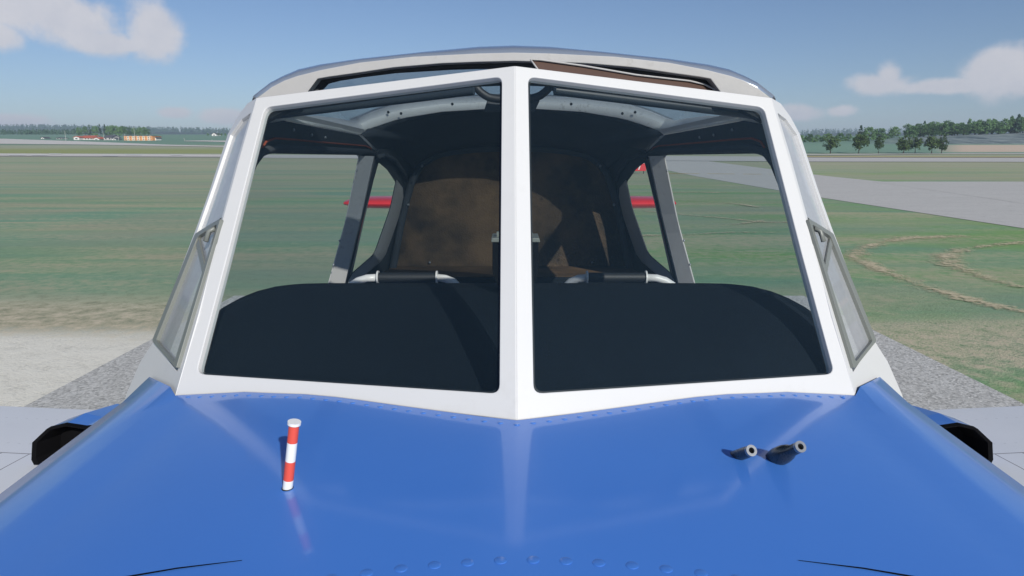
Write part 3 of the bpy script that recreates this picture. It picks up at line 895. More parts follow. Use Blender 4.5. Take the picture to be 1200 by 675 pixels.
# tan field and grey-blue scrub slope far right, olive strip far left
olive = t.math('MULTIPLY', t.math('MULTIPLY', t.step(Y, 162, 172), t.step(Y, 250, 190)), t.step(X, 20, -20))
g = t.mix(t.math('MULTIPLY', olive, .8), g, (0.300, 0.330, 0.112))
farfield = t.step(Y, 255, 300)
g = t.mix(farfield, g, t.mix(t.noise(vss, .02, 3), (0.165, 0.275, 0.20), (0.20, 0.31, 0.225)))
ratio = t.math('DIVIDE', X, Y)
tan = t.math('MULTIPLY', t.math('MULTIPLY', t.step(Y, 292, 297), t.step(Y, 337, 331)), t.step(ratio, .60, .66))
g = t.mix(tan, g, t.mix(mid, (0.540, 0.419, 0.317), (0.600, 0.492, 0.372)))
scrubn = t.noise(t.coord((0.360, 0.144, 0.800)), .30, 6, .7, .8)
scr = t.math('MULTIPLY', t.math('MULTIPLY', t.step(Y, 337, 343), t.step(Y, 470, 440)), t.step(ratio, .47, .60))
g = t.mix(scr, g, t.mix(t.ramp(scrubn, [(.38, 0), (.62, 1)]), (0.068, 0.098, 0.105), (0.300, 0.345, 0.330)))
# fine grain of blades, stones and litter
gr = t.math('ADD', t.math('MULTIPLY', vfine, .5), t.math('MULTIPLY', fine, .5))
g = t.mix(t.math('MULTIPLY', t.step(Y, 60, 10), .9), g, t.mix(t.ramp(gr, [(.32, .55), (.5, 1), (.7, 1.45)]), (0, 0, 0), g, 'MULTIPLY') if False else t.mix(1.0, g, t.ramp(gr, [(.30, .62), (.5, 1.0), (.70, 1.0)]), 'MULTIPLY'))
t.bsdf(g, .95, normal=t.bump(gr, .5, .05), spec=.1)
M['ground'] = t.m
gnd = obj('ground', bm, M['ground'], smooth=True); tag(gnd, kind='structure')

def sheet(name, poly, mat, off, res=None):
    """flat or draped paved sheet from a ground polygon (convex quad strips given as two edges)"""
    L_, R_ = poly
    n = res or 2; k = 24
    a, b = lerp_curve(L_, k), lerp_curve(R_, k)
    rows = []
    for p, q in zip(a, b):
        rows.append([Vector((*(p.lerp(q, i / n)).xy, 0)) for i in range(n + 1)])
    for r in rows:
        for v in r: v.z = tz(v.x, v.y) + off
    bm = bmesh.new(); loft(bm, rows)
    for f in bm.faces:
        f.normal_update()
        if f.normal.z < 0: f.normal_flip()
    o = obj(name, bm, mat, recalc=False); tag(o, kind='structure'); return o

# gravel stand
t = NT('gravel_stand'); v = t.coord()
vo = t.n('ShaderNodeTexVoronoi'); vo.inputs['Scale'].default_value = 52; t.l(v, vo.inputs['Vector'])
n1 = t.noise(v, 110, 4, .7); n2 = t.noise(v, 1.2, 5, .6)
sp_ = t.math('ADD', t.math('MULTIPLY', vo.outputs['Color'], .55), t.math('MULTIPLY', n1, .45))
c = t.ramp(sp_, [(.2, (.20, .20, .185)), (.42, (.47, .46, .43)), (.6, (.61, .60, .56)), (.8, (.80, .78, .74))])
c = t.mix(t.math('MULTIPLY', n2, .35), c, (.51, .495, .46))
t.bsdf(c, .95, normal=t.bump(sp_, .6, .02), spec=.15); M['gravel'] = t.m
pl_, pr_ = ground_hit(100, 439.3).x, ground_hit(1110, 430).x
yend = ground_hit(275, 347).y
sheet('gravel_stand', ([Vector((pl_, -40, 0)), Vector((pl_, yend, 0))], [Vector((pr_, -40, 0)), Vector((pr_, yend, 0))]), M['gravel'], .006)

# taxiway
t = NT('taxiway_asphalt'); v = t.coord()
n1 = t.noise(v, 18, 6, .75); n2 = t.noise(t.coord((.25, 1, 1)), .9, 5, .65); n3 = t.noise(v, 3, 5, .6)
c = t.mix(n2, (.475, .46, .425), (.605, .585, .545))
c = t.mix(1.0, c, t.ramp(n1, [(.3, .72), (.5, 1.0), (.7, 1.0)]), 'MULTIPLY')
c = t.mix(t.math('MULTIPLY', t.ramp(n3, [(.55, 0), (.7, 1)]), .25), c, (.22, .22, .21))
t.bsdf(c, .92, normal=t.bump(n1, .3, .01), spec=.2); M['asphalt'] = t.m
t = NT('pale_concrete'); v = t.coord()
n2 = t.noise(t.coord((.1, 1, 1)), .5, 5, .65)
t.bsdf(t.mix(n2, (.54, .51, .46), (.72, .68, .62)), .9, spec=.2); M['concrete'] = t.m
M['mark_white'] = paint('white_marking', (.78, .78, .76), .8, var=.2, grime=.3, scale=3)
M['mark_yellow'] = paint('yellow_marking', (.55, .38, .06), .8, var=.2, grime=.3, scale=3)
a0, a1, a2_ = ground_hit(1200, 268), ground_hit(963, 232), ground_hit(800, 203.5)
b0, b1, b2_ = ground_hit(1033, 213), ground_hit(948, 204), ground_hit(790, 183.5)
dirA = (a1 - a0).normalized()
aN = a0 - (a1 - a0) * 1.2
L_ = [aN, a0, a1, a2_, a2_ + (a2_ - a1).normalized() * 30]
R_ = [aN + Vector((4.5, 0, 0)), Vector((b0.x - .3, a0.y, 0)), b0, b1, b2_, b2_ + Vector((0, 5, 0))]
sheet('taxiway', (L_, R_), M['asphalt'], .010, 4)
# wide crossing apron to the right
e0, e1 = ground_hit(1033, 213), ground_hit(1200, 213.2)
nb0, nb1 = Vector((a0.x + 2.5, a0.y - 8, 0)), Vector((70, a0.y - 8, 0))
sheet('taxiway_apron', ([nb0, nb1], [Vector((e0.x - .6, e0.y, 0)), Vector((70, e1.y, 0))]), M['asphalt'], .014, 3)
# yellow guide line
y0_ = ground_hit(790, 203.6); y1_ = ground_hit(905, 204.6)
ln = [y0_ + (y1_ - y0_) * k for k in (-.1, .3, .6, 1.0)]
o = sheet('taxiway_centre_line', (ln, [p + Vector((0, .5, 0)) for p in ln]), M['mark_yellow'], .020)

# runway crossing the field
def rw(px, y0__, y1__): return ground_hit(px, y0__), ground_hit(px, y1__)
near_e = [ground_hit(x, y) for x, y in ((-40, 183.3), (120, 184), (260, 184.7), (420, 186), (780, 188.6), (960, 189.8), (1240, 190.2))]
far_e = [ground_hit(x, y) for x, y in ((-40, 179.9), (120, 180.6), (260, 181.3), (420, 182), (780, 183), (960, 184.2), (1240, 184.6))]
sheet('runway', (near_e, far_e), M['asphalt'], .05, 4)
lf = [(-40, 182.9), (120, 183.6), (260, 184.3)]; lu = [(-40, 180.1), (120, 180.8), (260, 181.5)]
sheet('runway_shoulder', ([ground_hit(*p) for p in lf], [ground_hit(*p) for p in lu]), M['concrete'], .10, 3)
for k, (x0_, x1_, yy) in enumerate(((10, 30, 182.3), (36, 56, 182.6), (58, 72, 180.9), (120, 138, 183.2), (146, 166, 181.9), (200, 214, 182.4))):
    sheet('runway_marking', ([ground_hit(x0_, yy + .35), ground_hit(x1_, yy + .45)], [ground_hit(x0_, yy - .25), ground_hit(x1_, yy - .15)]), M['mark_white'], .16)
sheet('runway_edge_line', ([ground_hit(x, y) for x, y in ((900, 184.6), (1000, 185), (1240, 185.3))], [ground_hit(x, y) for x, y in ((900, 184.1), (1000, 184.5), (1240, 184.8))]), M['mark_yellow'], .16)
# pale concrete apron beyond
sheet('concrete_apron', ([ground_hit(x, y) for x, y in ((-60, 168.4), (0, 168.8), (100, 169.7), (200, 171.4), (300, 173))], [ground_hit(x, y) for x, y in ((-60, 161.6), (0, 162.6), (100, 166), (200, 170), (300, 172.2))]), M['concrete'], .12, 6)
sheet('field_road', ([ground_hit(x, y) for x, y in ((905, 182.3), (1000, 182), (1110, 180.6), (1240, 180.8))], [ground_hit(x, y) for x, y in ((905, 181.4), (1000, 181), (1110, 179.7), (1240, 179.9))]), M['concrete'], .12, 2)
sheet('field_track', ([ground_hit(x, y) for x, y in ((215, 165.7), (240, 166), (285, 167.2))], [ground_hit(x, y) for x, y in ((218, 165.1), (240, 164.8), (285, 165.2))]), M['concrete'], .12, 2)

# worn straw-coloured wheel tracks in the grass
t = NT('straw_track'); v = t.coord()
n1 = t.noise(v, 9, 6, .75); n2 = t.noise(v, 1.1, 4, .6); uv = t.n('ShaderNodeAttribute', attribute_name='edge')
c = t.mix(t.noise(v, 20, 4, .7), (.42, .35, .21), (.74, .65, .46))
bs = t.bsdf(c, .95, spec=.1)
tr = t.n('ShaderNodeBsdfTransparent'); mx = t.n('ShaderNodeMixShader')
f = t.math('ADD', t.math('ADD', t.math('MULTIPLY', n1, 1.1), t.math('MULTIPLY', n2, .7)), t.math('MULTIPLY', uv.outputs['Fac'], .9))
t.l(t.step(f, 1.57, 1.95), mx.inputs[0]); t.l(tr.outputs[0], mx.inputs[1]); t.l(bs.outputs[0], mx.inputs[2]); t.l(mx.outputs[0], t.out.inputs['Surface'])
M['straw'] = t.m
def track(px, w, off):
    p = [ground_hit(*q) for q in px]
    # smooth by Catmull-Rom
    c_ = []
    for i in range(len(p) - 1):
        p0, p1, p2, p3 = p[max(i - 1, 0)], p[i], p[i + 1], p[min(i + 2, len(p) - 1)]
        for k in range(8):
            s_ = k / 8
            c_.append(.5 * ((2 * p1) + (p2 - p0) * s_ + (2 * p0 - 5 * p1 + 4 * p2 - p3) * s_ ** 2 + (3 * p1 - p0 - 3 * p2 + p3) * s_ ** 3))
    c_.append(p[-1])
    bm = bmesh.new(); lay = bm.verts.layers.float.new('edge'); rows = []
    for i, q in enumerate(c_):
        d = (c_[min(i + 1, len(c_) - 1)] - c_[max(i - 1, 0)]); n_ = Vector((-d.y, d.x, 0)).normalized()
        ww = w * (.75 + .5 * mnoise.noise(q * .6))
        row = []
        for s_, e in ((-1, 0), (-.5, .75), (0, 1), (.5, .75), (1, 0)):
            vv = q + n_ * ww * s_; vv.z = tz(vv.x, vv.y) + off
            bv = bm.verts.new(vv); bv[lay] = e * (1 if 2 < i < len(c_) - 3 else .5); row.append(bv)
        rows.append(row)
    for a, b in zip(rows[:-1], rows[1:]):
        for i in range(4): bm.faces.new((a[i], b[i], b[i + 1], a[i + 1]))
    for f_ in bm.faces:
        f_.normal_update()
        if f_.normal.z < 0: f_.normal_flip()
    o = obj('grass_track', bm, M['straw'], recalc=False); tag(o, kind='structure')
track([(1150, 276.5), (1100, 278), (1060, 280), (1020, 288), (1001, 300), (1017, 309), (1060, 328), (1117, 346), (1177, 361), (1230, 371)], .62, .012)
track([(1220, 283), (1180, 286.5), (1135, 292), (1110, 300), (1120, 312), (1160, 327), (1215, 342)], .66, .018)
track([(760, 226.5), (820, 225.5), (870, 227)], .9, .012)
track([(740, 246), (800, 252), (850, 256), (905, 261), (985, 258)], .42, .016)
track([(700, 277), (790, 276), (860, 273), (930, 274)], .35, .020)
track([(840, 264), (868, 263), (905, 257)], .32, .024)
track([(790, 236), (850, 238), (905, 246)], .45, .028)

# ================================================================== red airport sign beyond the tail
def part_of(name, bm, mat, parent, **kw): return obj(name, bm, mat, parent, **kw)
sg = ground_hit(748, 203.5)
sgn = empty('airport_sign', sg, 0)
tag(sgn, 'small red airport sign with white lettering on short legs beside the taxiway', 'sign')
k = sg.y / 800
wS, hS, zS = 17 * k, 8.5 * k, 3 * k
bm = bmesh.new(); box(bm, (0, 0, zS + hS / 2), (wS, .12, hS)); part_of('sign_board', bm, M['red'], sgn, bevel=.01)
for sx_ in (-.35, .35):
    bm = bmesh.new(); box(bm, (sx_ * wS, 0, zS / 2), (.06, .06, zS)); part_of('sign_leg', bm, M['black'], sgn)
bm = bmesh.new()
plate(bm, [Vector((x * k, -.064, zS + hS * .5 + y * k)) for x, y in ((-2.2, 2.6), (2.2, 2.6), (2.2, 1.5), (.7, -2.8), (-.6, -2.8), (.8, 1.4), (-2.2, 1.4))], [], Vector((0, 1, 0)), .002)
part_of('sign_numeral', bm, M['mark_white'], sgn)

# ================================================================== TREES
def leaf_mat(name, a, b):
    t = NT(name); v = t.coord(); g = t.n('ShaderNodeNewGeometry')
    n1 = t.noise(v, 4, 3)
    f = t.math('ADD', t.math('MULTIPLY', n1, .6), t.math('MULTIPLY', g.outputs['Random Per Island'], .5))
    c = t.mix(f, a, b)
    bs = t.n('ShaderNodeBsdfPrincipled'); t.l(c, bs.inputs['Base Color']); bs.inputs['Roughness'].default_value = .8; bs.inputs['Specular IOR Level'].default_value = .2
    tl = t.n('ShaderNodeBsdfTranslucent'); t.l(c, tl.inputs['Color'])
    mx = t.n('ShaderNodeMixShader'); mx.inputs[0].default_value = .25
    t.l(bs.outputs[0], mx.inputs[1]); t.l(tl.outputs[0], mx.inputs[2]); t.l(mx.outputs[0], t.out.inputs['Surface'])
    return t.m
M['leafdark'] = leaf_mat('dark_leaves', (.045, .085, .028), (.125, .185, .060))
M['leafmid'] = leaf_mat('mid_leaves', (.085, .175, .07), (.20, .33, .125))
M['leafpine'] = leaf_mat('blue_green_needles', (.05, .10, .065), (.11, .19, .115))
M['bark'] = paint('bark', (.055, .042, .032), .9, var=.3, scale=6, bump=.4)

def crown_mesh(name, kind, seed, nclump, nleaf, leaf, mat):
    """crown of unit height (base of trunk at z = 0, top at z = 1)"""
    rnd = random.Random(seed); bm = bmesh.new()
    clumps = []
    for i in range(nclump):
        if kind == 'round':
            while True:
                q = Vector((rnd.uniform(-1, 1), rnd.uniform(-1, 1), rnd.uniform(-1, 1)))
                if .25 < q.length < 1: break
            w = .42 * (1.0 if q.z < .1 else 1 - .25 * q.z)
            clumps.append((Vector((q.x * w * .86, q.y * w * .86, .57 + q.z * .37)), rnd.uniform(.08, .14)))
        elif kind == 'broad':
            a = rnd.uniform(0, 6.283); h = rnd.uniform(0, 1); rr = .40 * math.sin(math.pi * (.12 + .8 * h)) ** .7 * math.sqrt(rnd.uniform(.1, 1))
            clumps.append((Vector((rr * math.cos(a), rr * math.sin(a), (.12 + .78 * h))), rnd.uniform(.09, .15)))
        elif kind == 'column':
            a = rnd.uniform(0, 6.283); h = rnd.uniform(0, 1); rr = .17 * (math.sin(math.pi * (.1 + .88 * h)) ** .6) * math.sqrt(rnd.uniform(.1, 1))
            clumps.append((Vector((rr * math.cos(a), rr * math.sin(a), .12 + .82 * h)), rnd.uniform(.06, .10)))
        else:
            a = rnd.uniform(0, 6.283); h = rnd.uniform(0, 1) ** 1.2; rr = .22 * (1 - h) ** .85 * math.sqrt(rnd.uniform(.3, 1))
            clumps.append((Vector((rr * math.cos(a), rr * math.sin(a), .12 + .84 * h)), rnd.uniform(.04, .09) * (1.15 - .7 * h)))
    for c_, r in clumps:
        for j in range(nleaf):
            d = Vector((rnd.gauss(0, 1), rnd.gauss(0, 1), rnd.gauss(0, .8))).normalized() * r * rnd.uniform(.35, 1.05)
            p = c_ + d
            u = Vector((rnd.gauss(0, 1), rnd.gauss(0, 1), rnd.gauss(0, 1))).normalized(); w_ = u.orthogonal().normalized()
            s_ = leaf * rnd.uniform(.6, 1.25)
            bm.faces.new([bm.verts.new(p + u * s_), bm.verts.new(p + w_ * s_ * .6), bm.verts.new(p - u * s_), bm.verts.new(p - w_ * s_ * .6)])
    me = bpy.data.meshes.new(name); bm.to_mesh(me); bm.free(); me.materials.append(mat); return me
def trunk_mesh(name, seed, limbs=5, h=.62, r=.028):
    rnd = random.Random(seed); bm = bmesh.new()
    pts = [Vector((rnd.uniform(-.01, .01) * i, rnd.uniform(-.01, .01) * i, h * i / 5)) for i in range(6)]
    tube(bm, pts, [r * (1.25 if i == 0 else 1 - .15 * i) for i in range(6)], 7)
    for k in range(limbs):
        a = 6.283 * k / limbs + rnd.uniform(-.4, .4); z = rnd.uniform(.25, .5)
        e = Vector((.26 * math.cos(a), .26 * math.sin(a), z + rnd.uniform(.16, .3)))
        st = Vector((0, 0, z)); tube(bm, [st, st.lerp(e, .5) + Vector((0, 0, .03)), e], [r * .5, r * .35, r * .15], 5)
    me = bpy.data.meshes.new(name); bm.to_mesh(me); bm.free(); me.materials.append(M['bark']); return me
KIND = {}
for kd, mt in (('round', 'leafdark'), ('broad', 'leafmid'), ('column', 'leafmid'), ('conifer', 'leafpine')):
    KIND[kd] = [(crown_mesh(kd + '_crown', kd, 11 + 7 * i + len(kd), 38, 26, .048, M[mt]), trunk_mesh(kd + '_trunk', 5 + i)) for i in range(3)]
def tree(name, kind, var, loc, h, wx, label, group, rz=0.0, trunk=True):
    r = empty(name, loc, rz)
    cm, tm = KIND[kind][var % 3]
    for nm, me in (('crown', cm), ('trunk', tm)):
        o = bpy.data.objects.new(nm, me); COL.objects.link(o); o.parent = r; o.scale = (h * wx, h * wx, h)
    tag(r, label, 'tree', group); return r

near = [  # px, base y, top y, width factor, label
    (973, 180.2, 156.5, 1.0, 'dark round tree, leftmost of the lone trees at the field edge right of the cabin'),
    (1006, 180.3, 154.5, .95, 'dark round tree on thin trunk, second from the left in the field-edge row'),
    (1029.5, 180.4, 158.5, .70, 'slim half-bare tree with pale trunk between two dark round trees'),
    (1058.5, 180.4, 158, 1.05, 'dark bushy tree, left one of the touching middle pair at the field edge'),
    (1072, 180.6, 157.5, .9, 'dark bushy tree, right one of the touching middle pair at the field edge'),
    (1091.5, 180.5, 158, 1.0, 'dark bushy tree with low crown beside the tan field, left of its slimmer neighbour'),
    (1103, 180.6, 157.5, .75, 'slim dark tree at the right end of the row, in front of the tan field')]
for i, (px, yb, yt, wx, lab) in enumerate(near):
    g = ground_hit(px, yb); g = P(px, yb, 280.0); g.z = tz(g.x, g.y)
    h = P(px, yt, 280.0).z - g.z
    tree('round_tree', 'round', i, g, h, wx, lab, 'dark trees along the field edge', rz=i * 1.7)
ridge = [(926, 176, 158, 'broad'), (936, 175, 157.5, 'broad'), (948, 174.5, 156.5, 'broad'), (957, 173, 157, 'broad'), (967, 172, 155.5, 'broad'), (984, 170, 155.5, 'broad'), (994, 168.5, 156, 'broad'), (1007.5, 166, 146.5, 'conifer'), (1018, 163, 148.3, 'broad'), (1030, 166, 149.2, 'broad'), (1039, 168, 156, 'broad'), (1047.5, 163, 148, 'broad'), (1063, 162, 143.6, 'broad'), (1070, 161, 147, 'broad'), (1078, 160, 143.5, 'broad'), (1082, 159.5, 141.2, 'conifer'), (1088, 159, 144, 'column'), (1094, 158.5, 141, 'broad'), (1103, 158, 142.8, 'broad'), (1109, 158, 140.3, 'broad'), (1115, 157.5, 143, 'column'), (1122, 157.8, 142.6, 'broad'), (1129, 157.3, 145, 'broad'), (1135, 157, 139.5, 'column'), (1143, 156.5, 139, 'broad'), (1149, 156.2, 141, 'broad'), (1158, 155.5, 137.8, 'broad'), (1163, 156, 139, 'column'), (1170, 154.3, 142, 'broad'), (1177.5, 154, 137.3, 'broad'), (1184, 153.5, 136, 'column'), (1186, 156.5, 143, 'broad'), (1192, 153, 133.5, 'conifer'), (1199, 152.5, 134, 'broad'), (1206, 152.5, 133, 'broad')]
ridge += [(px, yb, yt, 'broad') for px, yb, yt in ((930, 176, 161), (942, 176, 160.5), (953, 175.5, 161), (962, 175, 160), (978, 174, 161), (990, 173, 160.5), (1001, 172, 160), (1013, 171, 159), (1022, 170, 158), (1035, 169, 158.5), (1044, 167, 158))]
extra = [((px + 4 + 3 * (i % 2)), yb - .3, yt + 2.5, 'broad') for i, (px, yb, yt, kd) in enumerate(ridge) if px > 1055]
KN = {'broad': ('ridge_tree', 'broad green tree'), 'column': ('poplar', 'narrow column-shaped green tree'), 'conifer': ('spruce', 'pointed dark green spruce')}
def nth(i):
    w1 = ['first', 'second', 'third', 'fourth', 'fifth', 'sixth', 'seventh', 'eighth', 'ninth', 'tenth', 'eleventh', 'twelfth', 'thirteenth', 'fourteenth', 'fifteenth', 'sixteenth', 'seventeenth', 'eighteenth', 'nineteenth']
    if i < 19: return w1[i]
    tens = {2: 'twent', 3: 'thirt', 4: 'fort', 5: 'fift', 6: 'sixt'}[(i + 1) // 10]
    return tens + ('ieth' if (i + 1) % 10 == 0 else 'y-' + w1[(i + 1) % 10 - 1])
allr = sorted(ridge + extra); n_low = sum(1 for q in allr if q[0] <= 1040)
for i, (px, yb, yt, kd) in enumerate(allr):
    Yd = 440.0 if px > 1040 else 400.0
    Yd += 14 * math.sin(i * 2.3)
    g = P(px, yb, Yd); g.z = tz(g.x, g.y) - .2
    h = P(px, yt, Yd).z - g.z
    if px > 1040: sp_lab = KN[kd][1] + ', ' + nth(i - n_low) + ' from the left on the crest above the scrub'
    else: sp_lab = KN[kd][1] + ', ' + nth(i) + ' from the left behind the lone field trees'
    wx = {'broad': .85 if h > 9 else 1.25, 'column': .9, 'conifer': 1.0}[kd]
    tree(KN[kd][0], kd, i, g, h, wx, sp_lab, 'trees along the right-hand ridge', rz=i * 1.1)
# left wood behind the houses
lw = []
rnd = random.Random(3)
tops = [(93, 150.3), (100, 149.5), (105.5, 147.6), (112, 148.5), (117.5, 146.8), (123.5, 147.2), (128, 148.6), (132, 148), (136, 148.2), (140, 149.4), (144.5, 149), (149, 149.4), (152.5, 149), (157, 151), (161, 152.5), (164, 150.4), (169.5, 150.2), (174, 152)]
for i, (px, yt) in enumerate(tops):
    kd = 'conifer' if i in (2, 4, 5, 12) else 'broad'
    yb = 157.5
    Yd = 620 + 25 * math.sin(i * 1.9)
    g = P(px, yb, Yd); g.z = tz(g.x, g.y); h = P(px, yt - 1.8, Yd).z - g.z
    lab = ('slim pointed spruce' if kd == 'conifer' else 'broad dark green tree') + ', ' + nth(i) + ' from the left in the grove behind the houses'
    tree('spruce' if kd == 'conifer' else 'grove_tree', kd, i, g, h, .85 if kd == 'broad' else .8, lab, 'trees in the grove behind the houses', rz=i)
for i, (px, yt) in enumerate(((244, 158.5), (256, 158.2), (260, 157.5), (264.5, 157.2), (250.5, 160))):
    Yd = 600; g = P(px, 163.3, Yd); g.z = tz(g.x, g.y); h = max(2.5, P(px, yt, Yd).z - g.z)
    tree('grove_tree', 'broad', i, g, h, .9, 'small dark tree ' + ('just left of', 'nearest on the right of', 'second on the right of', 'third and last on the right of', 'half hidden behind')[i] + ' the lone white house', 'trees by the lone white house', rz=i)

# forest band and wooded hills: far masses
def forest(name, cells, mat, hmin, hmax, label, seed, kinds):
    rnd = random.Random(seed); bm = bmesh.new()
    for (x, y, z) in cells:
        h = rnd.uniform(hmin, hmax); w = h * rnd.uniform(.2, .36); con = rnd.random() < kinds
        for j in range(14):
            zz = rnd.uniform(.1, 1); rr = w * ((1 - zz) ** .8 + .06 if con else math.sin(math.pi * (.15 + .8 * zz)) ** .7)
            a = rnd.uniform(0, 6.283); p = Vector((x + rr * .6 * math.cos(a), y + rr * .6 * math.sin(a), z + zz * h))
            u = Vector((rnd.gauss(0, 1), rnd.gauss(0, 1), rnd.gauss(0, 1))).normalized(); w_ = u.orthogonal().normalized(); s_ = max(h * .10, rr * .62)
            bm.faces.new([bm.verts.new(p + u * s_), bm.verts.new(p + w_ * s_ * .8), bm.verts.new(p - u * s_), bm.verts.new(p - w_ * s_ * .8)])
    o = obj(name, bm, mat, recalc=False); tag(o, label, 'forest', kind='stuff'); return o
cells = []
for i in range(420):
    px = rnd.uniform(-60, 96); Yd = rnd.uniform(760, 900)
    g = P(px, 158, Yd); cells.append((g.x, g.y, tz(g.x, g.y)))
forest('forest', cells, M['leafpine'], 3.5, 6.5, 'dark green forest band behind the pale apron on the far left', 4, .5)
# hills: ridge far behind
def hill_z(x, y):
    s = x / y
    ytop = 153.2 if s < -.62 else (153.2 + (s + .62) / .25 * 6 if s < -.37 else 159.5)
    if s > .3: ytop = 159.5 - smooth01((s - .38) / .1) * 2.0
    top = H + (177 - ytop) / 800 * 2600 + 5 * mnoise.noise(Vector((x * .002, .3, 0)))
    k = smooth01((y - 1500) / 1100)
    return tz(x, y) * (1 - k) + top * k - .5
rows = []
for i in range(14):
    y = 1450 + i * 100
    rows.append([Vector((x, y, hill_z(x, y))) for x in range(-2600, 2601, 80)])
bm = bmesh.new(); loft(bm, rows)
t = NT('forest_floor'); v = t.coord(); t.bsdf(t.mix(t.noise(v, .02, 4), (.03, .055, .035), (.06, .09, .05)), .95, spec=.1); M['hill'] = t.m
tag(obj('hills', bm, M['hill'], smooth=True), kind='structure')
cells = []
for i in range(2600):
    s = rnd.uniform(-.85, -.36) if i % 3 else rnd.uniform(.34, .85)
    y = rnd.uniform(1900, 2650); x = s * y; cells.append((x, y, hill_z(x, y)))
forest('hill_forest', cells, M['leafpine'], 8, 17, 'blue hazy conifer forest on the distant hills', 9, .75)

# ================================================================== far houses
M['wallwhite'] = paint('house_white', (.72, .70, .67), .8, var=.1, scale=1)
M['wallgrey'] = paint('house_grey', (.50, .47, .46), .8, var=.12, scale=1)
M['roofred'] = paint('red_tiles', (.52, .13, .075), .8, var=.25, scale=2)
M['roofgrey'] = paint('slate', (.10, .10, .11), .8, var=.25, scale=2)
M['orange'] = paint('orange_render', (.78, .36, .15), .8, var=.1, scale=1)
M['cream'] = paint('cream_render', (.74, .66, .55), .8, var=.1, scale=1)
M['win'] = paint('window_dark', (.04, .05, .06), .2, var=.2)
def house(name, px0, px1, yb, ye, yt, Yd, wall, roof, label, depth=9.0, gable='side', wins=3, group=None):
    a, b = P(px0, yb, Yd), P(px1, yb, Yd); w = b.x - a.x
    z0 = tz((a.x + b.x) / 2, Yd) - .1
    he = (yb - ye) / F * Yd; ht = (yb - yt) / F * Yd
    r = empty(name, ((a.x + b.x) / 2, Yd, z0)); tag(r, label, 'house', group)
    bm = bmesh.new()
    if gable == 'side':
        loft(bm, [[Vector((sx_ * w / 2, y_, z_)) for y_, z_ in ((0, 0), (0, he), (depth / 2, ht - .15), (depth, he), (depth, 0))] for sx_ in (-1, 1)], closed=True, cap=True)
    else:
        loft(bm, [[Vector((x_, y_, z_)) for x_, z_ in ((-w / 2, 0), (-w / 2, he), (0, ht - .15), (w / 2, he), (w / 2, 0))] for y_ in (0, depth)], closed=True, cap=True)
    obj('wall', bm, wall, r)
    bm = bmesh.new()
    if gable == 'side': prof = lambda sx_: [Vector((sx_ * (w / 2 + .3), y_, z_)) for y_, z_ in ((-.4, he - .1), (depth / 2, ht), (depth + .4, he - .1))]; loft(bm, [prof(-1), prof(1)])
    else: prof = lambda y_: [Vector((x_, y_, z_)) for x_, z_ in ((-w / 2 - .3, he - .1), (0, ht), (w / 2 + .3, he - .1))]; loft(bm, [prof(-.3), prof(depth + .3)])
    o = obj('roof', bm, roof, r); thicken(o, .2, 1)
    for k_ in range(wins):
        bm = bmesh.new(); box(bm, (-w / 2 + w * (k_ + .5) / wins, -.02, he * .55), (w / wins * .38, .08, he * .4)); obj('window', bm, M['win'], r)
    return r
house('red_roofed_house', 86.5, 93, 163.9, 161, 159.7, 405, M['wallwhite'], M['roofred'], 'white gable end house front left of the long red roof', 8, 'front', 1)
house('red_roofed_house', 92.5, 108.5, 164.0, 161.8, 159.2, 409, M['wallwhite'], M['roofred'], 'long low white house under a big red tiled roof on the far left', 12, 'side', 5)
house('red_roofed_house', 109.5, 116.5, 164.4, 163, 161.5, 405, M['wallwhite'], M['roofred'], 'small white house with red roof between the long red roof and the grey house', 7, 'front', 1)
house('grey_roofed_house', 122, 131, 165, 161.8, 159.3, 400, M['wallgrey'], M['roofgrey'], 'pale grey house with dark slate roof right of the red roofs', 9, 'side', 2)
house('shed', 131.3, 136, 165.4, 164, 163, 398, M['wallwhite'], M['roofgrey'], 'small white shed beside the slate roofed grey house', 6, 'front', 1)
house('farm_house', 48, 51.5, 162.2, 161, 160, 440, M['wallwhite'], M['roofgrey'], 'tiny white house before the dark forest band', 6, 'front', 1)
house('farm_house', 66, 73, 162.6, 161.4, 160.8, 435, M['wallwhite'], M['roofgrey'], 'low white barn left of the red roofs', 6, 'side', 2)
house('farm_house', 248.5, 254, 163.2, 161.3, 159.6, 596, M['wallwhite'], M['roofgrey'], 'lone white house among small trees left of the cabin', 9, 'front', 1)
# long orange and cream block
a, b = P(146, 167, 385.0), P(179, 167, 385.0); w = b.x - a.x; z0 = tz((a.x + b.x) / 2, 385) - .1
he = 5.4 / F * 385
r = empty('apartment_block', ((a.x + b.x) / 2, 385, z0)); tag(r, 'long orange and cream striped low block at the right of the far houses', 'building')
n = 11
for k_ in range(n):
    bm = bmesh.new(); box(bm, (-w / 2 + w * (k_ + .5) / n, 5 + (.15 if k_ % 2 else 0), he * (.5 if k_ % 2 else .485)), (w / n + .01, 10, he * (1 if k_ % 2 else .97)))
    obj('wall_bay', bm, M['orange'] if k_ % 2 == 0 else M['cream'], r)
    for fl in (.3, .7):
        bm = bmesh.new(); box(bm, (-w / 2 + w * (k_ + .5) / n, .02, he * fl), (w / n * .3, .2, he * .16)); obj('window', bm, M['win'], r)
bm = bmesh.new(); box(bm, (0, 5, he + .08), (w + .4, 10.4, .16)); obj('roof', bm, M['roofgrey'], r)
house('white_kiosk', 179.3, 183.2, 166.3, 163.5, 161.9, 388, M['wallwhite'], M['roofgrey'], 'small white gabled house at the right end of the orange block', 6, 'front', 1)
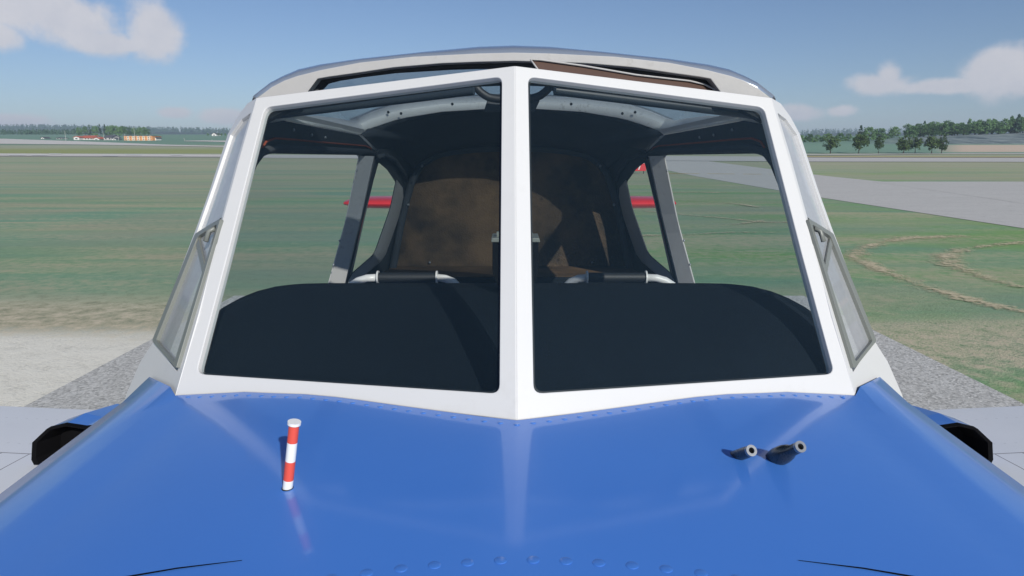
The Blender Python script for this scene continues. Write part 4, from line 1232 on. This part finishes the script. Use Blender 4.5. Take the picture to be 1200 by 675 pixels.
# lamp masts between the houses
M['mast'] = paint('pale_mast', (.50, .50, .47), .7, var=.2)
for i, (px, yb, yt) in enumerate(((77, 163, 154), (122, 164.5, 155), (139, 165, 158.5), (147, 165.3, 157), (158, 162, 150), (176.5, 163, 158.5), (216.5, 169, 162), (249, 169, 164))):
    Yd = 380; g = P(px, yb, Yd); g.z = tz(g.x, g.y) - .2; h = P(px, yt, Yd).z - g.z
    r = empty('lamp_mast', g)
    tag(r, 'thin pale lamp mast ' + ['left of the red roofs', 'rising before the slate roofed house', 'between the slate roofed house and the orange block', 'at the left end of the orange block', 'tall, behind the middle of the orange block', 'behind the right end of the orange block', 'alone in the far green field', 'in front of the lone white house'][i], 'lamp mast', 'lamp masts by the far houses')
    bm = bmesh.new(); tube(bm, [(0, 0, 0), (0, 0, h)], [.11, .06], 6); obj('pole', bm, M['mast'], r)
    bm = bmesh.new(); box(bm, (0, -.3, h), (.3, .7, .14)); obj('lamp_head', bm, M['mast'], r)

# ================================================================== AIR, SKY, SUN
haze_m = bpy.data.materials.new('air_haze'); haze_m.use_nodes = True; ht_ = haze_m.node_tree; ht_.nodes.clear()
ho = ht_.nodes.new('ShaderNodeOutputMaterial'); hv = ht_.nodes.new('ShaderNodeVolumePrincipled')
hv.inputs['Color'].default_value = (.66, .80, 1.0, 1); hv.inputs['Density'].default_value = .00027; hv.inputs['Anisotropy'].default_value = .0
ht_.links.new(hv.outputs[0], ho.inputs['Volume'])
bm = bmesh.new(); box(bm, (0, 2030, 64), (9000, 4500, 130))
hz = obj('haze', bm, haze_m); tag(hz, 'thin blue air haze over the airfield', 'haze', kind='stuff')

AZ, EL = 24.0, 28.5    # degrees: sun behind the eye and to the right
sdir = Vector((math.sin(R(AZ)) * math.cos(R(EL)), -math.cos(R(AZ)) * math.cos(R(EL)), math.sin(R(EL))))
ld = bpy.data.lights.new('sun', 'SUN'); ld.energy = 3.75; ld.angle = R(.55); ld.color = (1.0, .965, .90)
lo_ = bpy.data.objects.new('sun', ld); COL.objects.link(lo_); lo_.rotation_euler = sdir.to_track_quat('Z', 'Y').to_euler()
lo_.location = sdir * 30

w = bpy.data.worlds.new('World'); scene.world = w; w.use_nodes = True
nt = w.node_tree; nt.nodes.clear()
out = nt.nodes.new('ShaderNodeOutputWorld'); bg = nt.nodes.new('ShaderNodeBackground')
sky = nt.nodes.new('ShaderNodeTexSky'); sky.sky_type = 'NISHITA'; sky.sun_disc = False
sky.sun_elevation = R(EL); sky.sun_rotation = math.atan2(sdir.x, sdir.y)
sky.altitude = 400; sky.air_density = 1.0; sky.dust_density = .12; sky.ozone_density = 3.0
bg.inputs['Strength'].default_value = .067
tc_ = nt.nodes.new('ShaderNodeTexCoord'); sepw = nt.nodes.new('ShaderNodeSeparateXYZ'); nt.links.new(tc_.outputs['Generated'], sepw.inputs[0])
def wm(op, a, b=None, clamp=False):
    m = nt.nodes.new('ShaderNodeMath'); m.operation = op; m.use_clamp = clamp
    for i, v in enumerate((a, b)):
        if v is None: continue
        if hasattr(v, 'links'): nt.links.new(v, m.inputs[i])
        else: m.inputs[i].default_value = v
    return m.outputs[0]
def wnoise(scale, detail, rough, vec=None):
    nd = nt.nodes.new('ShaderNodeTexNoise'); nd.inputs['Scale'].default_value = scale; nd.inputs['Detail'].default_value = detail; nd.inputs['Roughness'].default_value = rough
    nt.links.new(vec or tc_.outputs['Generated'], nd.inputs['Vector']); return nd.outputs['Fac']
# cumulus: soft patches at fixed azimuth / elevation, broken up with noise
az = wm('ARCTAN2', sepw.outputs['X'], sepw.outputs['Y'])
el_ = wm('ARCSINE', sepw.outputs['Z'])
cn1, cn2 = wnoise(9, 6, .62), wnoise(30, 6, .62)
nz = wm('ADD', wm('MULTIPLY', cn1, .65), wm('MULTIPLY', cn2, .35))
def azel(px, py):
    d = ray(px, py).normalized(); return math.atan2(d.x, d.y), math.asin(d.z)
blobs = [(28, 6, 60, 26, 1.0), (85, 26, 46, 24, 1.0), (116, 49, 36, 14, 1.0), (184, 40, 30, 32, 1.0), (-8, 42, 24, 16, 1.0), (150, 53, 22, 8, .9),
         (1032, 99, 34, 13, 1.0), (1042, 90, 15, 16, 1.0), (1105, 101, 60, 8, 1.0), (1172, 84, 32, 24, 1.0), (1222, 94, 44, 14, 1.0),
         (935, 132, 34, 11, .9), (986, 130, 20, 8, .9), (268, 136, 34, 10, .9), (205, 132, 22, 8, .8), (8, 142, 44, 8, .9)]
cv = nt.nodes.new('ShaderNodeCombineXYZ'); nt.links.new(az, cv.inputs[0]); nt.links.new(el_, cv.inputs[1])
dmin = None
for px, py, rx, ry, amp in blobs:
    a, e = azel(px, py); sxr, syr = rx / 800.0 * amp, ry / 800.0 * amp
    ma = nt.nodes.new('ShaderNodeVectorMath'); ma.operation = 'MULTIPLY_ADD'
    nt.links.new(cv.outputs[0], ma.inputs[0]); ma.inputs[1].default_value = (1 / sxr, 1 / syr, 0); ma.inputs[2].default_value = (-a / sxr, -e / syr, 0)
    ln_ = nt.nodes.new('ShaderNodeVectorMath'); ln_.operation = 'LENGTH'; nt.links.new(ma.outputs[0], ln_.inputs[0])
    dmin = ln_.outputs['Value'] if dmin is None else wm('MINIMUM', dmin, ln_.outputs['Value'])
mask = wm('POWER', 2.718, wm('MULTIPLY', wm('MULTIPLY', dmin, dmin), -.75))
mr = nt.nodes.new('ShaderNodeMapRange'); mr.interpolation_type = 'SMOOTHSTEP'
nt.links.new(wm('ADD', mask, wm('MULTIPLY', wm('SUBTRACT', nz, .5), 1.7)), mr.inputs['Value'])
mr.inputs['From Min'].default_value = .36; mr.inputs['From Max'].default_value = .84
cm = nt.nodes.new('ShaderNodeMix'); cm.data_type = 'RGBA'
cr = nt.nodes.new('ShaderNodeMix'); cr.data_type = 'RGBA'
nt.links.new(wm('MULTIPLY', wm('ADD', cn2, .1), 1.0, True), cr.inputs[0]); cr.inputs[6].default_value = (7.0, 7.1, 7.9, 1); cr.inputs[7].default_value = (10.0, 9.6, 9.7, 1)
nt.links.new(wm('MULTIPLY', mr.outputs[0], .88), cm.inputs[0]); tn = nt.nodes.new('ShaderNodeMix'); tn.data_type = 'RGBA'; tn.blend_type = 'MULTIPLY'; tn.inputs[0].default_value = 1.0
nt.links.new(sky.outputs[0], tn.inputs[6]); tn.inputs[7].default_value = (.92, .955, 1.08, 1); nt.links.new(tn.outputs[2], cm.inputs[6]); nt.links.new(cr.outputs[2], cm.inputs[7])
nt.links.new(cm.outputs[2], bg.inputs['Color']); nt.links.new(bg.outputs[0], out.inputs['Surface'])

# ------------------------------------------------------------------ camera and view
cd = bpy.data.cameras.new('camera'); cam = bpy.data.objects.new('camera', cd); COL.objects.link(cam)
cd.sensor_width = 36; cd.lens = F / 1200 * 36; cd.shift_x = 4 / 1200; cd.clip_start = .02; cd.clip_end = 20000
cam.location = (CX, 0, H); cam.rotation_euler = (R(90) - PITCH, 0, 0)
scene.camera = cam
vs_ = scene.view_settings
vs_.view_transform = 'Standard'; vs_.look = 'None'; vs_.exposure = .21; vs_.gamma = 1; vs_.use_curve_mapping = False
scene.cycles.transparent_max_bounces = 24
scene.cycles.max_bounces = 8
scene.cycles.volume_bounces = 0
